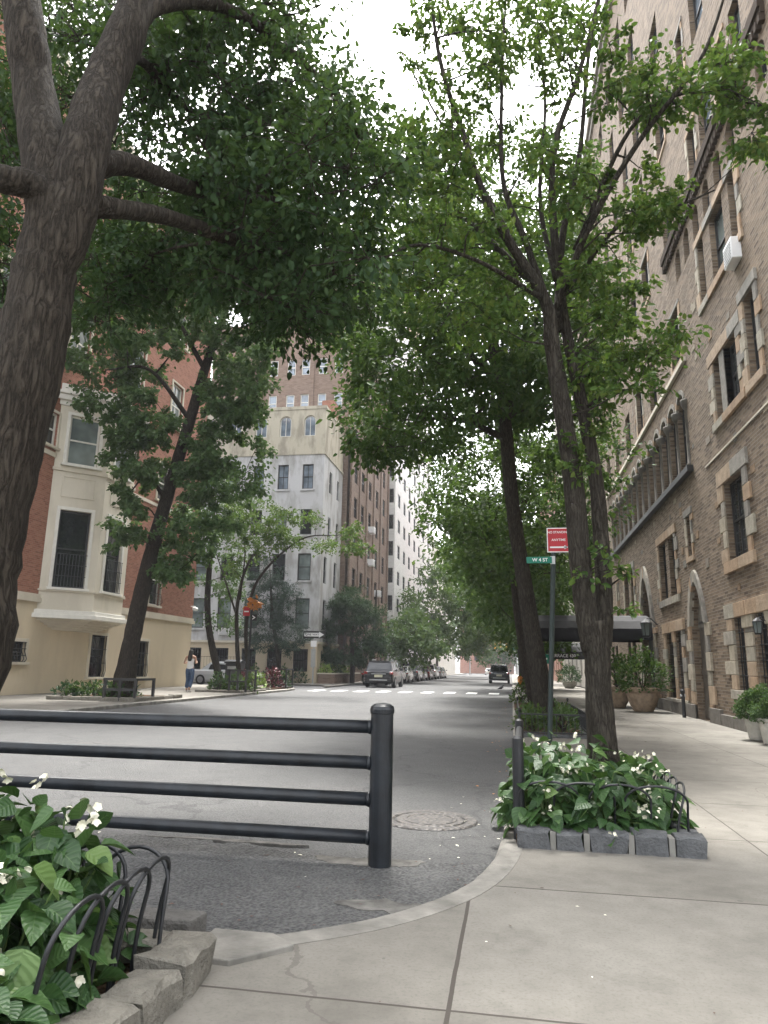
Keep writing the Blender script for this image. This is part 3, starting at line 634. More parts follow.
def grille(W, parent, h, out=.03, n=5, rows=3, belly=0, name='window_grille', rad=.011):
    a, b, c, d = h[:4]; g = MB()
    for k in range(n):
        u = a+(b-a)*(k+.5)/n
        if belly: pts = [W(u, out, d), W(u, out, c+(d-c)*.55), W(u, out+belly*.6, c+(d-c)*.33), W(u, out+belly, c+(d-c)*.15), W(u, out+belly*.4, c)]
        else: pts = [W(u, out, c), W(u, out, d)]
        g.tube(pts, rad, 5)
    for k in range(rows+1):
        z = c+(d-c)*k/rows; g.tube([W(a, out, z), W(b, out, z)], rad*1.1, 5)
    return g.build(name, M['iron'], parent)
def surround(W, parent, h, jw=(.16, .30), lh=.3, sh=.22, out=.03, bh=.34, name='stone_surround', mat='quoin', lint=True, sill=True, gap=.012, sides=(-1, 1)):
    a, b, c, d = h[:4]; m = MB(); z = c; k = int(RNG.integers(0, 2))
    while z < d-.05:
        hh = min(bh*RNG.uniform(.75, 1.25), d-z)
        if d-z-hh < .12: hh = d-z
        for sgn, e in ((-1, a), (1, b)):
            if sgn not in sides: continue
            w = jw[(k+(sgn > 0)) % 2]*RNG.uniform(.85, 1.15)
            x0, x1 = sorted((e+sgn*.0, e+sgn*w))
            m.box(x0+gap/2, x1, -.05, out+RNG.uniform(-.006, .008), z+gap/2, z+hh-gap/2, W)
        z += hh; k += 1
    if lint:
        L = a-jw[1]*.8; Rr = b+jw[1]*.8; nb = max(1, int((Rr-L)/.75)); xs = np.linspace(L, Rr, nb+1)
        for x0, x1 in zip(xs[:-1], xs[1:]): m.box(x0+gap/2, x1-gap/2, -.05, out+.012+RNG.uniform(-.004, .008), d+gap/2, d+lh, W)
    if sill:
        L = a-jw[1]*.7; Rr = b+jw[1]*.7; nb = max(1, int((Rr-L)/.8)); xs = np.linspace(L, Rr, nb+1)
        for x0, x1 in zip(xs[:-1], xs[1:]): m.box(x0+gap/2, x1-gap/2, -.05, out+.02, c-sh, c-gap/2, W)
    return m.build(name, M[mat], parent, bevel=.008)
def arch_stones(W, parent, u0, u1, zs, z1, kind, width=.22, out=.035, n=11, name='arch_stones', mat='quoin'):
    m = MB(); pi = arch_pts(u0, u1, zs, z1, kind, n); po = arch_pts(u0-width, u1+width, zs, z1+width*1.25, kind, n)
    for i in range(n):
        q = [pi[i], pi[i+1], po[i+1], po[i]]
        vs = [W(x, -.05, y) for x, y in q]+[W(x, out+RNG.uniform(-.005, .01), y) for x, y in q]
        m.add(vs, [(3, 2, 1, 0), (4, 5, 6, 7), (0, 1, 5, 4), (1, 2, 6, 5), (2, 3, 7, 6), (3, 0, 4, 7)])
    return m.build(name, M[mat], parent)
# ============ the stone and brick apartment house on the right
XR = 4.9
t = NT('single_quoin_stone'); oi = t.new('ObjectInfo'); c = t.ramp(oi.outputs['Random'], [(0, (.34, .29, .215)), (.2, (.29, .255, .21)), (.4, (.31, .22, .14)), (.6, (.37, .32, .24)), (.8, (.22, .205, .175))], 'CONSTANT'); v = t.coord(); c = t.mix(.5, c, t.ramp(t.noise(v, 5, 6), [(.3, (.3, .3, .3)), (.7, (1, 1, 1))]), 'MULTIPLY'); t.bsdf(c, .85, .2, normal=t.bump(t.noise(v, 20, 5), .5, .02)); M['quoin_one'] = t.m
M['base_stone'] = stone_rand('dark_base_stone', [(.13, .12, .105), (.17, .155, .135), (.11, .105, .10)], 6, .5)
RB = thing('apartment_house', 'brown patterned brick apartment house with stone-framed arched windows along the right pavement', 'building', (XR, 24, .1))
WR = Wall((XR, 0, 0), (0, 1, 0), (-1, 0, 0))
gf = [(16.48, 17.08, .95, 2.5), (15.05, 15.7, .95, 2.5), (13.65, 14.3, .95, 2.5)]
pair = [(23.4, 24.25, .53, 2.5), (22.1, 22.92, .53, 2.5)]
door = (19.5, 20.95, .1, 3.7, 'gothic', 1.15)
portal = (26.3, 28.5, .1, 4.7, 'gothic', 1.9)
slits = [(20.2, 20.66, 4.42, 5.54), (34.1, 34.5, 4.2, 5.3)]
pairs2 = [(22.3, 23.2, 3.6, 5.42), (23.65, 24.6, 3.6, 5.42), (29.8, 30.6, 3.53, 5.36), (31.2, 32.2, 3.53, 5.36), (37., 37.8, 3.53, 5.36), (38.4, 39.2, 3.53, 5.36)]
big = [(15.6, 17.0, 3.77, 5.56)]
gf2 = [(30.2, 31.0, .6, 2.5), (31.4, 32.2, .6, 2.5), (35.2, 36., .6, 2.5), (36.4, 37.2, .6, 2.5), (40., 40.8, .6, 2.5), (41.2, 42., .6, 2.5), (9., 10., .95, 2.5), (10.4, 11.4, .95, 2.5)]
arc = [(19.78+1.15*k+.12, 19.78+1.15*(k+1)-.12, 6.78, 9.08, 'round', .46) for k in range(13)]
tri1 = [(16.5, 17.0, 7.1, 8.55), (15.2, 16.15, 7.1, 8.55), (13.95, 14.6, 7.1, 8.9)]
tri2 = [(17., 17.5, 10.35, 12.0), (15.35, 16.4, 10.35, 12.0), (14.4, 14.9, 10.35, 12.0)]
niche = [(12.2+1.*k, 12.75+1.*k, 12.25, 13.15, 'round', .28) for k in range(8)]
row4 = [(16.9, 17.6, 13.95, 15.3), (15.45, 16.5, 13.95, 15.3), (14.3, 14.95, 13.95, 15.3), (13.2, 13.85, 13.95, 15.3)]
cent = [20.4, 23.9, 26.4, 29.2, 32.2, 35.2, 38.4, 41.4, 44.4]
rows = []
for fz, hh in ((10.0, 1.65), (13.95, 1.6), (17.1, 1.6), (20.3, 1.6), (23.5, 1.6), (26.6, 1.5)):
    for c in cent: rows.append((c-.55, c+.55, fz, fz+hh))
for fz in (17.1, 20.3): rows += [(12.7, 13.7, fz, fz+1.6), (15.4, 16.5, fz, fz+1.6), (17.3, 17.9, fz, fz+1.6)]
far7 = [(37.2, 38.2, 6.9, 8.6), (39.6, 40.6, 6.9, 8.6), (42.4, 43.4, 6.9, 8.6)]
holes = gf+pair+[door, portal]+slits+pairs2+big+gf2+arc+tri1+tri2+niche+row4+rows+far7
facade('wall', WR, 5, 47, .1, 30.4, holes, M['tapestry'], RB, .24)
m = MB(); m.box(5, 47, -14, -.26, .1, 30.35, WR); m.build('core', M['tapestry'], RB, uv=True)
m = MB(); m.quad(WR(5, 0, .1), WR(5, -.4, .1), WR(5, -.4, 30.4), WR(5, 0, 30.4)); m.quad(WR(47, 0, .1), WR(47, -.4, .1), WR(47, -.4, 30.4), WR(47, 0, 30.4)); m.build('wall_end', M['tapestry'], RB, uv=True)
m = MB(); m.box(4.9, 47.1, -.4, .25, 30.3, 30.75, WR); m.box(4.95, 47.05, -.4, .12, 29.9, 30.3, WR); m.build('cornice', M['quoin'], RB)
for h in gf+gf2: window(WR, RB, h, .22, 'darkframe', 'leaded', .05, 'cross', cols=2); grille(WR, RB, h, -.06, 4, 5)
for h in pair: window(WR, RB, h, .22, 'darkframe', 'leaded', .05, 'cross', cols=2); grille(WR, RB, h, -.06, 5, 6)
for h in big+tri1: window(WR, RB, h, .22, 'darkframe', 'leaded', .05, 'sash', cols=3 if h[1]-h[0] > .8 else 1)
for h in slits+pairs2: window(WR, RB, h, .22, 'darkframe', 'glass', .05, 'sash')
for i, h in enumerate(tri2+row4+rows+far7): window(WR, RB, h, .22, 'darkframe', ('glass', 'glass_curtain', 'glass_sky')[int(RNG.integers(0, 3))], .06, 'sash')
for h in arc: window(WR, RB, h, .22, 'darkframe', 'glass', .04, 'cross')
for h in niche: window(WR, RB, h, .22, 'darkframe', 'glass', .03, 'none')
# stone around openings
surround(WR, RB, (13.65, 17.08, .95, 2.5), (.45, .7), .32, .2, .05, .36)
for a, b in ((15.7, 16.48), (14.3, 15.05)):
    m = MB(); z = .95
    while z < 2.2: m.box(a+.13, b-.13, -.2, .02+RNG.uniform(0, .02), z+.006, min(z+.3, 2.25)-.006, WR); z += .3
    m.box(a+.03, b-.03, -.22, .05, 2.25, 2.5, WR); m.build('stone_mullion', M['quoin'], RB, bevel=.01)
surround(WR, RB, (22.1, 24.25, .53, 2.5), (.28, .5), .32, .1, .05, .36)
m = MB(); z = .53
while z < 2.2: m.box(23.0, 23.32, -.2, .03, z+.006, z+.3, WR); z += .306
m.box(22.95, 23.37, -.22, .05, 2.2, 2.5, WR); m.build('stone_mullion', M['quoin'], RB, bevel=.01)
surround(WR, RB, big[0], (.25, .5), .36, .26, .04, .33)
for a, b in ((22.3, 24.6), (29.8, 32.2), (37., 39.2)): surround(WR, RB, (a, b, 3.57, 5.4), (.18, .38), .26, .22, .035, .36)
for h in slits: surround(WR, RB, h, (.15, .28), .2, .15, .03, .3)
surround(WR, RB, (15.2, 17.0, 7.1, 8.55), (.22, .45), .3, .2, .04, .33); surround(WR, RB, tri1[2], (.18, .3), .25, .2, .04, .33)
surround(WR, RB, (14.4, 17.5, 10.35, 12.0), (.15, .3), .2, .2, .03, .4)
for k, h in enumerate(rows+row4): 
    if k % 2 == 0 and h[2] < 18: surround(WR, RB, h, (.1, .2), .12, .12, .02, .45)
m = MB(); m.box(15.2+.95, 16.5, -.2, .02, 7.1, 8.55, WR); m.build('stone_mullion', M['quoin'], RB)
surround(WR, RB, (19.5, 20.95, .1, 2.55), (.3, .5), .01, .01, .05, .4, lint=False, sill=False, sides=(-1,)); surround(WR, RB, (19.5, 20.95, .1, 2.55), (.3, .5), .01, .01, .05, .4, lint=False, sill=False, sides=(1,))
arch_stones(WR, RB, 19.5, 20.95, 2.55, 3.7, 'gothic', .26, .06)
surround(WR, RB, (26.3, 28.5, .1, 2.8), (.35, .6), .01, .01, .06, .42, lint=False, sill=False, sides=(-1,)); surround(WR, RB, (26.3, 28.5, .1, 2.8), (.35, .6), .01, .01, .06, .42, lint=False, sill=False, sides=(1,))
arch_stones(WR, RB, 26.3, 28.5, 2.8, 4.7, 'gothic', .34, .08, 15)
# door leaf + tympanum
m = MB(); m.box(19.5, 20.95, -.225, -.17, 2.5, 2.66, WR); m.prism([(x, y) for x, y in arch_pts(19.52, 20.93, 2.6, 3.66, 'gothic')], -.235, -.17, lambda u, z, w: WR(u, w, z)); tp = m.build('tympanum', M['quoin'], RB)
MB().tube([WR(20.22+.26*math.cos(a), -.16, 3.0+.26*math.sin(a)) for a in np.linspace(0, 2*PI, 20)], .05, 6).build('roundel', M['quoin'], tp, smooth=True)
m = MB()
for k in range(6): m.box(19.52+.237*k, 19.52+.237*k+.227, -.235, -.19, .12, 2.5, WR)
m.box(19.52, 20.93, -.192, -.17, .12, .35, WR); m.box(19.52, 20.93, -.192, -.17, 1.25, 1.4, WR); dl = m.build('door', M['darkwood'], RB)
MB().lathe([(0, 0), (.03, .01), (.035, .05), (.0, .07)], WR(19.72, -.19, 1.12), 10, 'x').build('handle', M['iron'], dl)
m = MB(); m.prism(arch_pts(26.35, 28.45, 2.3, 4.6, 'gothic')+[(28.45, .1), (26.35, .1)], -.238, -.2, lambda u, z, w: WR(u, w, z)); m.build('portal_door', M['darkframe'], RB)
# base course blocks
y = 5.
hb = [(19.5, 20.95), (26.3, 28.5)]
while y < 47:
    e = min(y+RNG.uniform(.8, 1.5), 47)
    for a, b in hb:
        if y < a < e: e = a
        if a <= y < b: y = b; e = y+.7
    zt = .46 if y > 18 else .36
    MB().box(y+.006, e-.006, -.05, .07+RNG.uniform(-.01, .01), .09, zt, WR).build('base_stone', M['base_stone'], RB, bevel=.01); y = e
# loose coloured stones scattered in the brickwork
for k in range(150):
    u = RNG.uniform(12, 36); z = RNG.uniform(2.8, 12); w = RNG.uniform(.15, .5); hh = RNG.uniform(.15, .32)
    if any(h[0]-.3 < u+w and u < h[1]+.3 and h[2]-.35 < z+hh and z < h[3]+.35 for h in holes): continue
    MB().box(u, u+w*.8, -.05, .008+RNG.uniform(0, .008), z, z+hh*.75, WR).build('accent_stone', M['quoin_one'], RB, bevel=.006)
# arcade columns, capitals, sill and string courses
for k in range(14):
    u = 19.78+1.15*k; m = MB()
    c = WR(u, -.02, 0); m.lathe([(.11, 6.8), (.11, 6.86), (.085, 6.9), (.08, 8.42), (.1, 8.45), (.16, 8.58), (.17, 8.66), (.17, 8.7)], (c[0], c[1], 0), 10); m.build('column', M['limestone'] if k == 99 else M['darkwood'], RB, smooth=True)
for h in arc: arch_stones(WR, RB, h[0], h[1], 8.62, 9.08, 'round', .1, .03, 9)
m = MB(); m.box(19.5, 35., -.06, .16, 6.6, 6.76, WR); m.build('arcade_sill', M['darkframe'], RB)
m = MB(); m.box(19.4, 36.2, -.06, .09, 9.72, 9.84, WR); m.box(13., 18.3, -.06, .03, 6.32, 6.36, WR); m.build('string_course', M['limestone'], RB)
m = MB()
m.box(12., 21., -.05, .13, 13.55, 13.78, WR); m.box(12, 21, -.05, .08, 13.42, 13.55, WR)
for k in range(45): m.box(12.02+.2*k, 12.13+.2*k, -.05, .11, 13.25, 13.42, WR)
m.build('corbel_course', M['darkbrick'], RB)
# air conditioner in an upper window
def aircon(name, label, W, u, z, w=.6, h=.42, d=.35, group='window air conditioners'):
    p = W(u, 0, z); r = thing(name, label, 'air conditioner', p, group)
    MB().box(u, u+w, -.1, d, z, z+h, W).build('case', M['paleconcrete'] if False else M['sign_white'], r, bevel=.02)
    g = MB()
    for k in range(6): g.box(u+.05, u+w-.05, d, d+.012, z+.05+k*(h-.1)/6, z+.05+k*(h-.1)/6+.03, W)
    g.build('grille', M['steel'], r)
aircon('air_conditioner', 'white air conditioner jutting from an upper window of the brown patterned brick house', WR, 14.4, 9.8, .55, .5, .2)
# wall lanterns
def lantern(label, W, u, z, s=1.):
    r = thing('wall_lantern', label, 'lantern', W(u, 0, z), 'iron wall lanterns')
    m = MB(); c = W(u, .32*s, z); m.tube([W(u, 0, z+.1*s), W(u, .2*s, z+.3*s), W(u, .32*s, z+.28*s)], .018*s, 6)
    m.lathe([(.02, .28*s), (.16*s, .17*s), (.17*s, .14*s)], c, 6); m.lathe([(.10*s, -.26*s), (.12*s, -.22*s)], c, 6)
    for k in range(6):
        a = k*PI/3; m.tube([(c[0]+.16*s*math.cos(a), c[1]+.16*s*math.sin(a), c[2]+.15*s), (c[0]+.11*s*math.cos(a), c[1]+.11*s*math.sin(a), c[2]-.22*s)], .012*s, 5)
    m.build('bracket_frame', M['iron'], r)
    MB().lathe([(.095*s, -.21*s), (.145*s, .14*s)], c, 6).build('glass_body', M['glass_curtain'], r)
lantern('iron wall lantern beside the arched portal at the black canopy', WR, 25.6, 2.75, 1.15)
lantern('iron wall lantern over the ground-floor barred window by the small round planter', WR, 14.95, 2.2, .6)
# standpipe
r = thing('standpipe', 'thin black standpipe rising from the pavement near the dark arched door', 'standpipe', (4.62, 21.3, .1))
MB().lathe([(.05, .1), (.05, .75), (.065, .75), (.065, .82), (.03, .86)], (4.62, 21.3, 0), 12).build('pipe', M['iron'], r)
MB().lathe([(.04, 0), (.04, .1), (.05, .1), (.05, .13)], (4.55, 21.3, .68), 10, 'x').build('valve_cap', M['steel'], r)
# further houses on the right
def simple_block(name, label, x0, x1, y0, y1, z1, mat, rows, W_list, z0=.1, frame='darkframe', gl=('glass',), extra=None):
    b = thing(name, label, 'building', ((x0+x1)/2, y0, z0))
    core = MB(); core.box(x0+.3, x1-.3, y0+.3, y1-.3, z0, z1-.1); core.build('core', M[mat], b, uv=True)
    for (W, u0, u1, hs) in W_list:
        facade('wall', W, u0, u1, z0, z1, hs, M[mat], b, .22)
        for h in hs: window(W, b, h, .2, frame, gl[int(RNG.integers(0, len(gl)))], .06, 'sash')
    MB().box(x0, x1, y0, y1, z1-.05, z1+.5).build('parapet', M[mat], b, uv=True)
    return b
def gridh(us, w, zs, h): return [(u-w/2, u+w/2, z, z+h) for u in us for z in zs]
simple_block('pale_apartment_block', 'pale stone apartment block beyond the second canopy on the right', 5.2, 18, 47.1, 78, 34, 'palestone', None,
             [(Wall((5.2, 0, 0), (0, 1, 0), (-1, 0, 0)), 47.1, 78, gridh([49.5, 53, 57, 61, 65, 69.5, 74], 1.3, [.9, 4.2, 7.4, 10.6, 13.8, 17, 20.2], 1.9)), (Wall((0, 47.1, 0), (1, 0, 0), (0, -1, 0)), 5.2, 18, [])], gl=('glass', 'glass_sky'))
simple_block('brick_apartment_block', 'reddish brick apartment block far down the right pavement', 5.0, 18, 78.2, 130, 26, 'pinkbrick', None,
             [(Wall((5.0, 0, 0), (0, 1, 0), (-1, 0, 0)), 78.2, 130, gridh([81, 85, 89, 94, 99, 105], 1.3, [.9, 4.2, 7.4, 10.6, 13.8, 17], 1.9)), (Wall((0, 78.2, 0), (1, 0, 0), (0, -1, 0)), 5, 18, [])])
# ============ red brick house with stone bay on the left
XL = -17.5
LB = thing('brick_townhouse', 'red brick house with a tall cream stone bay window on the left corner', 'building', (XL, 28, .1))
WL = Wall((XL, 0, 0), (0, 1, 0), (1, 0, 0))
u_gf = [(27.85, 29.0, .68, 2.4), (22.6, 23.7, 1.25, 1.95), (31.6, 32.7, .65, 2.3), (17.5, 18.6, 1.25, 1.95)]
u_2 = [(32.4, 33.45, 4.1, 6.65), (19., 20.2, 4.2, 7.)]
u_3 = [(22.6, 24.05, 9.5, 10.85), (19., 20.2, 9.3, 11), (32.3, 33.5, 9.4, 11.3)]
u_4 = [(24.15, 25.5, 13.35, 15.3), (28.3, 30.0, 13.7, 16.3), (20, 21.2, 13.5, 15.4), (33, 34.2, 13.6, 16), (28.5, 29.8, 18.3, 20.4), (24.2, 25.4, 18.3, 20.2), (33, 34.2, 18.3, 20.2)]
facade('wall', WL, 8, 37.5, 3.75, 24.5, u_2+u_3+u_4, M['redbrick'], LB, .2)
facade('rendered_base', WL, 8, 37.5, .1, 3.45, u_gf, M['cream'], LB, .2)
m = MB(); m.box(8, 37.5, -14, -.21, .1, 24.4, WL); m.build('core', M['redbrick'], LB, uv=True)
WLe = Wall((0, 37.5, 0), (-1, 0, 0), (0, 1, 0)); facade('side_wall', WLe, 17.5, 31, 3.75, 24.5, [], M['redbrick'], LB); facade('side_base', WLe, 17.5, 31, .1, 3.45, [], M['cream'], LB)
m = MB(); m.box(8, 37.62, -.2, .10, 3.45, 3.62, WL); m.box(8, 37.56, -.2, .06, 3.62, 3.75, WL); m.build('stone_belt', M['creamtrim'], LB)
m = MB(); m.box(8, 24.1, -.1, .05, 9.1, 9.28, WL); m.box(29.2, 37.55, -.1, .05, 9.0, 9.15, WL); m.build('string_course', M['creamtrim'], LB)
m = MB(); m.box(8, 37.9, -.3, .5, 24.4, 24.9, WL); m.box(8, 37.7, -.3, .3, 24.0, 24.4, WL); m.build('cornice', M['creamtrim'], LB)
def trim(W, parent, h, w=.14, out=.06, sill=.1, mat='creamtrim'):
    a, b, c, d = h[:4]; m = MB()
    m.box(a-w, a-.003, -.05, out, c, d+w, W); m.box(b+.003, b+w, -.05, out, c, d+w, W); m.box(a-.003, b+.003, -.05, out-.003, d+.003, d+w, W)
    m.box(a-w-.06, b+w+.06, -.05, out+.08, c-sill, c-.003, W); return m.build('window_trim', M[mat], parent, bevel=.01)
for h in u_gf: trim(WL, LB, h); window(WL, LB, h, .18, 'darkframe', 'glass', .05); grille(WL, LB, h, .07, 7, 3, .12 if h[3]-h[2] < 1 else .1, rad=.014)
for h in u_2+u_3+u_4: trim(WL, LB, h, .1); window(WL, LB, h, .18, 'whitetrim', 'glass_curtain' if h in u_4 else 'glass', .08, 'sash', cols=2 if h in u_4 else 1)
grille(WL, LB, (32.4, 33.45, 4.15, 5.2), .1, 9, 2, .15, 'balconet')
# the bay
BA, BB = np.array((-17.5, 24.1)), np.array((-16.08, 25.5)); BC, BD = np.array((-16.08, 27.65)), np.array((-17.5, 29.05))
bay = MB()
def seg_wall(p, q):
    d = (q-p); L = np.linalg.norm(d); d /= L; nrm = np.array((d[1], -d[0])); return Wall((p[0], p[1], 0), (d[0], d[1], 0), (nrm[0], nrm[1], 0)), L
faces = [seg_wall(BA, BB), seg_wall(BB, BC), seg_wall(BC, BD)]
by = thing('bay_tmp', None, None); bpy.data.objects.remove(by)
bayo = None
for k, (W, L) in enumerate(faces):
    mrg = .42 if k != 1 else .5
    h1 = (mrg, L-mrg, 4.06, 7.08); h2 = (mrg, L-mrg, 8.95, 10.95)
    facade('bay_wall', W, 0, L, 3.0, 11.4, [h1, h2], M['limestone'], LB, .2)
    for h, g in ((h1, 'glass'), (h2, 'glass_curtain')):
        trim(W, LB, h, .13, .05, .1, 'whitetrim'); window(W, LB, h, .18, 'darkframe' if h is h1 else 'whitetrim', g, .07, 'sash')
    m = MB(); z0, z1 = 7.6, 8.45
    m.box(mrg-.05, L-mrg+.05, -.02, .03, z0, z0+.05, W); m.box(mrg-.05, L-mrg+.05, -.02, .03, z1-.05, z1, W); m.box(mrg-.05, mrg, -.02, .03, z0+.05, z1-.05, W); m.box(L-mrg, L-mrg+.05, -.02, .03, z0+.05, z1-.05, W)
    m.build('panel_moulding', M['limestone'], LB)
    grille(W, LB, (h1[0], h1[1], 4.08, 5.35), .12, 10, 3, .0, 'balconet', .013)
def ringpoly(off): # bay outline grown outwards
    o = off; return [(XL+.01, BA[1]-o*1.2), (BB[0]+o, BB[1]-o*.45), (BC[0]+o, BC[1]+o*.45), (XL+.01, BD[1]+o*1.2)]
m = MB()
m.prism(ringpoly(.22), 2.88, 3.05); m.prism(ringpoly(.14), 3.05, 3.2); m.build('bay_base', M['whitetrim'], LB, bevel=.015)
m = MB()
for j in range(5):
    a, b = -.02-.2*j, -.02-.2*(j+1); m.prism(ringpoly(a), 2.88-.08*(j+1), 2.88-.08*j-.001)
m.build('bay_corbel', M['creamtrim'], LB)
MB().prism(ringpoly(.08), 3.9, 3.97).build('bay_string', M['creamtrim'], LB); MB().prism(ringpoly(.07), 8.62, 8.74).build('bay_string', M['creamtrim'], LB)
m = MB(); m.prism(ringpoly(.1), 11.3, 11.5); m.prism(ringpoly(.26), 11.5, 11.72); m.prism(ringpoly(.36), 11.72, 11.85); m.prism(ringpoly(.1), 11.85, 12.2); m.build('bay_cornice', M['whitetrim'], LB, bevel=.02)
m = MB(); m.prism([(XL, 24.3), (-16.3, 25.6), (-16.3, 27.5), (XL, 28.8)], 3., 11.4); m.build('bay_core', M['darkframe'], LB)
# security camera
r = thing('security_camera', 'white security camera bracketed to the red brick corner', 'camera', (-17.3, 37.2, 4.35))
MB().tube([(-17.5, 37.2, 4.4), (-17.25, 37.2, 4.4), (-17.2, 37.2, 4.3)], .03, 6).build('bracket', M['sign_white'], r)
MB().lathe([(.04, 0), (.1, .03), (.1, .38), (.07, .42)], (-17.15, 36.8, 4.25), 12, 'y').build('housing', M['sign_white'], r, smooth=True)
# ============ grey stucco house across the side street
GH = thing('stucco_house', 'grey stucco house with stained beige top storey facing the side street', 'building', (-19, 50, .1))
WS = Wall((0, 50, 0), (1, 0, 0), (0, -1, 0)); WE = Wall((-13.65, 0, 0), (0, 1, 0), (1, 0, 0))
us = [-23.0, -20.9, -18.8, -16.85, -14.9]; E_ = lambda u, w, z, h: (u-w/2, u+w/2, z, z+h)
h_top = [E_(u, .92, 18.5, 1.65)+('round', .42) for u in us]
h_mid = [E_(u, .85, 14.3, 1.95) for u in us]+[E_(u, .9, 10.8, 1.95) for u in us]+[E_(u, 1., 7.4, 2.0) for u in us]+[E_(u, 1.05, 3.9, 2.2) for u in us]
h_low = [E_(u, 1.1, .9, 1.55) for u in us]
s_mid = [E_(52.1, .8, 14.4, 1.7), E_(54.5, .7, 14.4, 1.6), E_(52.1, .8, 10.6, 1.9), E_(54.6, .8, 10.6, 1.9), E_(51.3, .9, 7.3, 2.), E_(54.4, .9, 7.3, 2.), E_(51.5, .9, 3.9, 2.2), E_(54.5, .9, 3.9, 2.2)]
s_low = [E_(51.3, .6, .9, 1.5), E_(54.2, .7, .9, 1.5)]
facade('upper_wall', WS, -27, -13.65, 17.2, 20.7, h_top, M['beigestucco'], GH); facade('wall', WS, -27, -13.65, 3.0, 17.0, h_mid, M['greystucco'], GH); facade('base_wall', WS, -27, -13.65, .1, 2.85, h_low, M['cream'], GH)
facade('upper_wall', WE, 50, 56, 17.2, 20.7, [], M['beigestucco'], GH); facade('wall', WE, 50, 56, 3.0, 17.0, s_mid, M['greystucco'], GH); facade('base_wall', WE, 50, 56, .1, 2.85, s_low, M['cream'], GH)
m = MB(); m.box(-27, -13.9, 50.25, 56, .1, 20.6); m.build('core', M['greystucco'], GH)
m = MB(); m.box(-27, -13.58, 49.93, 56, 17.0, 17.2); m.build('stucco_band', M['beigestucco'], GH)
m = MB(); m.box(-27, -13.52, 49.87, 56, 2.85, 3.0); m.build('stone_belt', M['creamtrim'], GH)
m = MB(); m.box(-27, -13.6, 49.95, 50.25, 20.65, 20.9); m.box(-13.95, -13.6, 50.25, 56, 20.65, 20.9); m.build('parapet', M['beigestucco'], GH)
m = MB(); m.box(-14.7, -13.7, 52.5, 54, 20.6, 22.3); m.build('chimney', M['redbrick'], GH, uv=True)
for h in h_top: window(WS, GH, h, .2, 'whitetrim', 'glass_sky', .07, 'none', cols=2)
for h in h_mid: window(WS, GH, h, .2, 'darkframe', 'glass_sky' if h[2] > 14 else 'glass_curtain' if RNG.random() < .8 else 'glass', .08, 'sash', cols=2 if h[2] > 14 else 1)
for h in h_low: window(WS, GH, h, .2, 'darkframe', 'glass', .07); grille(WS, GH, h, .02, 6, 2)
for h in s_mid+s_low: window(WE, GH, h, .2, 'darkframe', 'glass', .08)
for h in h_mid: MB().box(h[0]-.12, h[1]+.12, -.02, .1, h[2]-.14, h[2]-.003, WS).build('sill', M['greystucco'], GH)
aircon('air_conditioner', 'small air conditioner under a low window of the grey stucco house', WS, -21.1, 3.4, .8, .5, .3)
# ============ brown brick tower behind it
BT = thing('brown_apartment_tower', 'tall brown brick apartment building rising behind the grey stucco house', 'building', (-18, 60, .1))
WTs = Wall((0, 56.05, 0), (1, 0, 0), (0, -1, 0)); WTe = Wall((-13.0, 0, 0), (0, 1, 0), (1, 0, 0))
hs = [E_(u, .75, z, 1.5) for u in (-20.2, -18.6, -17.3, -15.75, -14.3) for z in (22.9, 26.2)][0:]
he = gridh([58.3, 61.3, 64.6, 68.2, 72.], 1.3, [1.2]+[4.6+3.05*k for k in range(9)], 1.75)
facade('wall', WTs, -26, -13, 20, 30.6, hs, M['brownbrick'], BT, .2); facade('street_wall', WTe, 56.05, 75, .1, 32, he, M['brownbrick'], BT, .2)
m = MB(); m.box(-26, -13.3, 56.3, 75, .1, 30.5); m.build('core', M['brownbrick'], BT, uv=True)
for h in hs: window(WTs, BT, h, .18, 'whitetrim', 'glass_sky', .07)
for h in he: window(WTe, BT, h, .18, 'darkframe', 'glass_curtain' if RNG.random() < .3 else 'glass', .07, cols=2)
m = MB()
for u in (56.4, 59.8, 63, 66.4, 70.1, 74.4): m.box(u-.28, u+.28, -.05, .12, .1, 32.2, WTe)
m.box(56.05, 75, -.05, .2, 3.6, 3.9, WTe); m.build('brick_piers', M['brownbrick'], BT, uv=True)
m = MB(); m.box(-26, -13.05, 55.9, 56.4, 30.5, 31.2); m.box(-14.6, -12.6, 55.85, 57.2, 30.6, 32.2); m.box(-21.5, -21.1, 55.8, 56.3, 20.9, 30.8); m.box(-16.7, -16.5, 55.95, 56.2, 20.9, 30.8); m.build('parapet', M['brownbrick'], BT, uv=True)
m = MB(); m.box(-22, -14, 55.9, 55.98, 21.7, 21.85); m.build('string_course', M['creamtrim'], BT)
for (u, z) in ((64.2, 10.5), (64.3, 13.6), (68, 8.)): aircon('air_conditioner', {10.5: 'white air conditioner on the brown tower, the middle one of its three', 13.6: 'white air conditioner on the brown tower, the highest of its three', 8.: 'white air conditioner on the brown tower, the lowest of its three'}[z], WTe, u, z, .8, .6, .5)
rc = [((np.array((-13.4, 56.6+.7*k, 32.3+RNG.uniform(-.2, .9)))), .8, 1.) for k in range(5)]+[(np.array((-12.8, 57+.4*k, 31.2-1.*k)), .6, .7) for k in range(4)]
grow('rooftop_shrub', 'trailing green shrub spilling over the brown tower roof corner', 'shrub', [([np.array((-13.5, 57.5, 31.8)), np.array((-13.5, 57.6, 32.3)), np.array((-13.4, 57.6, 32.8))], [.08, .06, .03])], rc, 160, .25, M['bark1'], M['leafB'], shape=4)
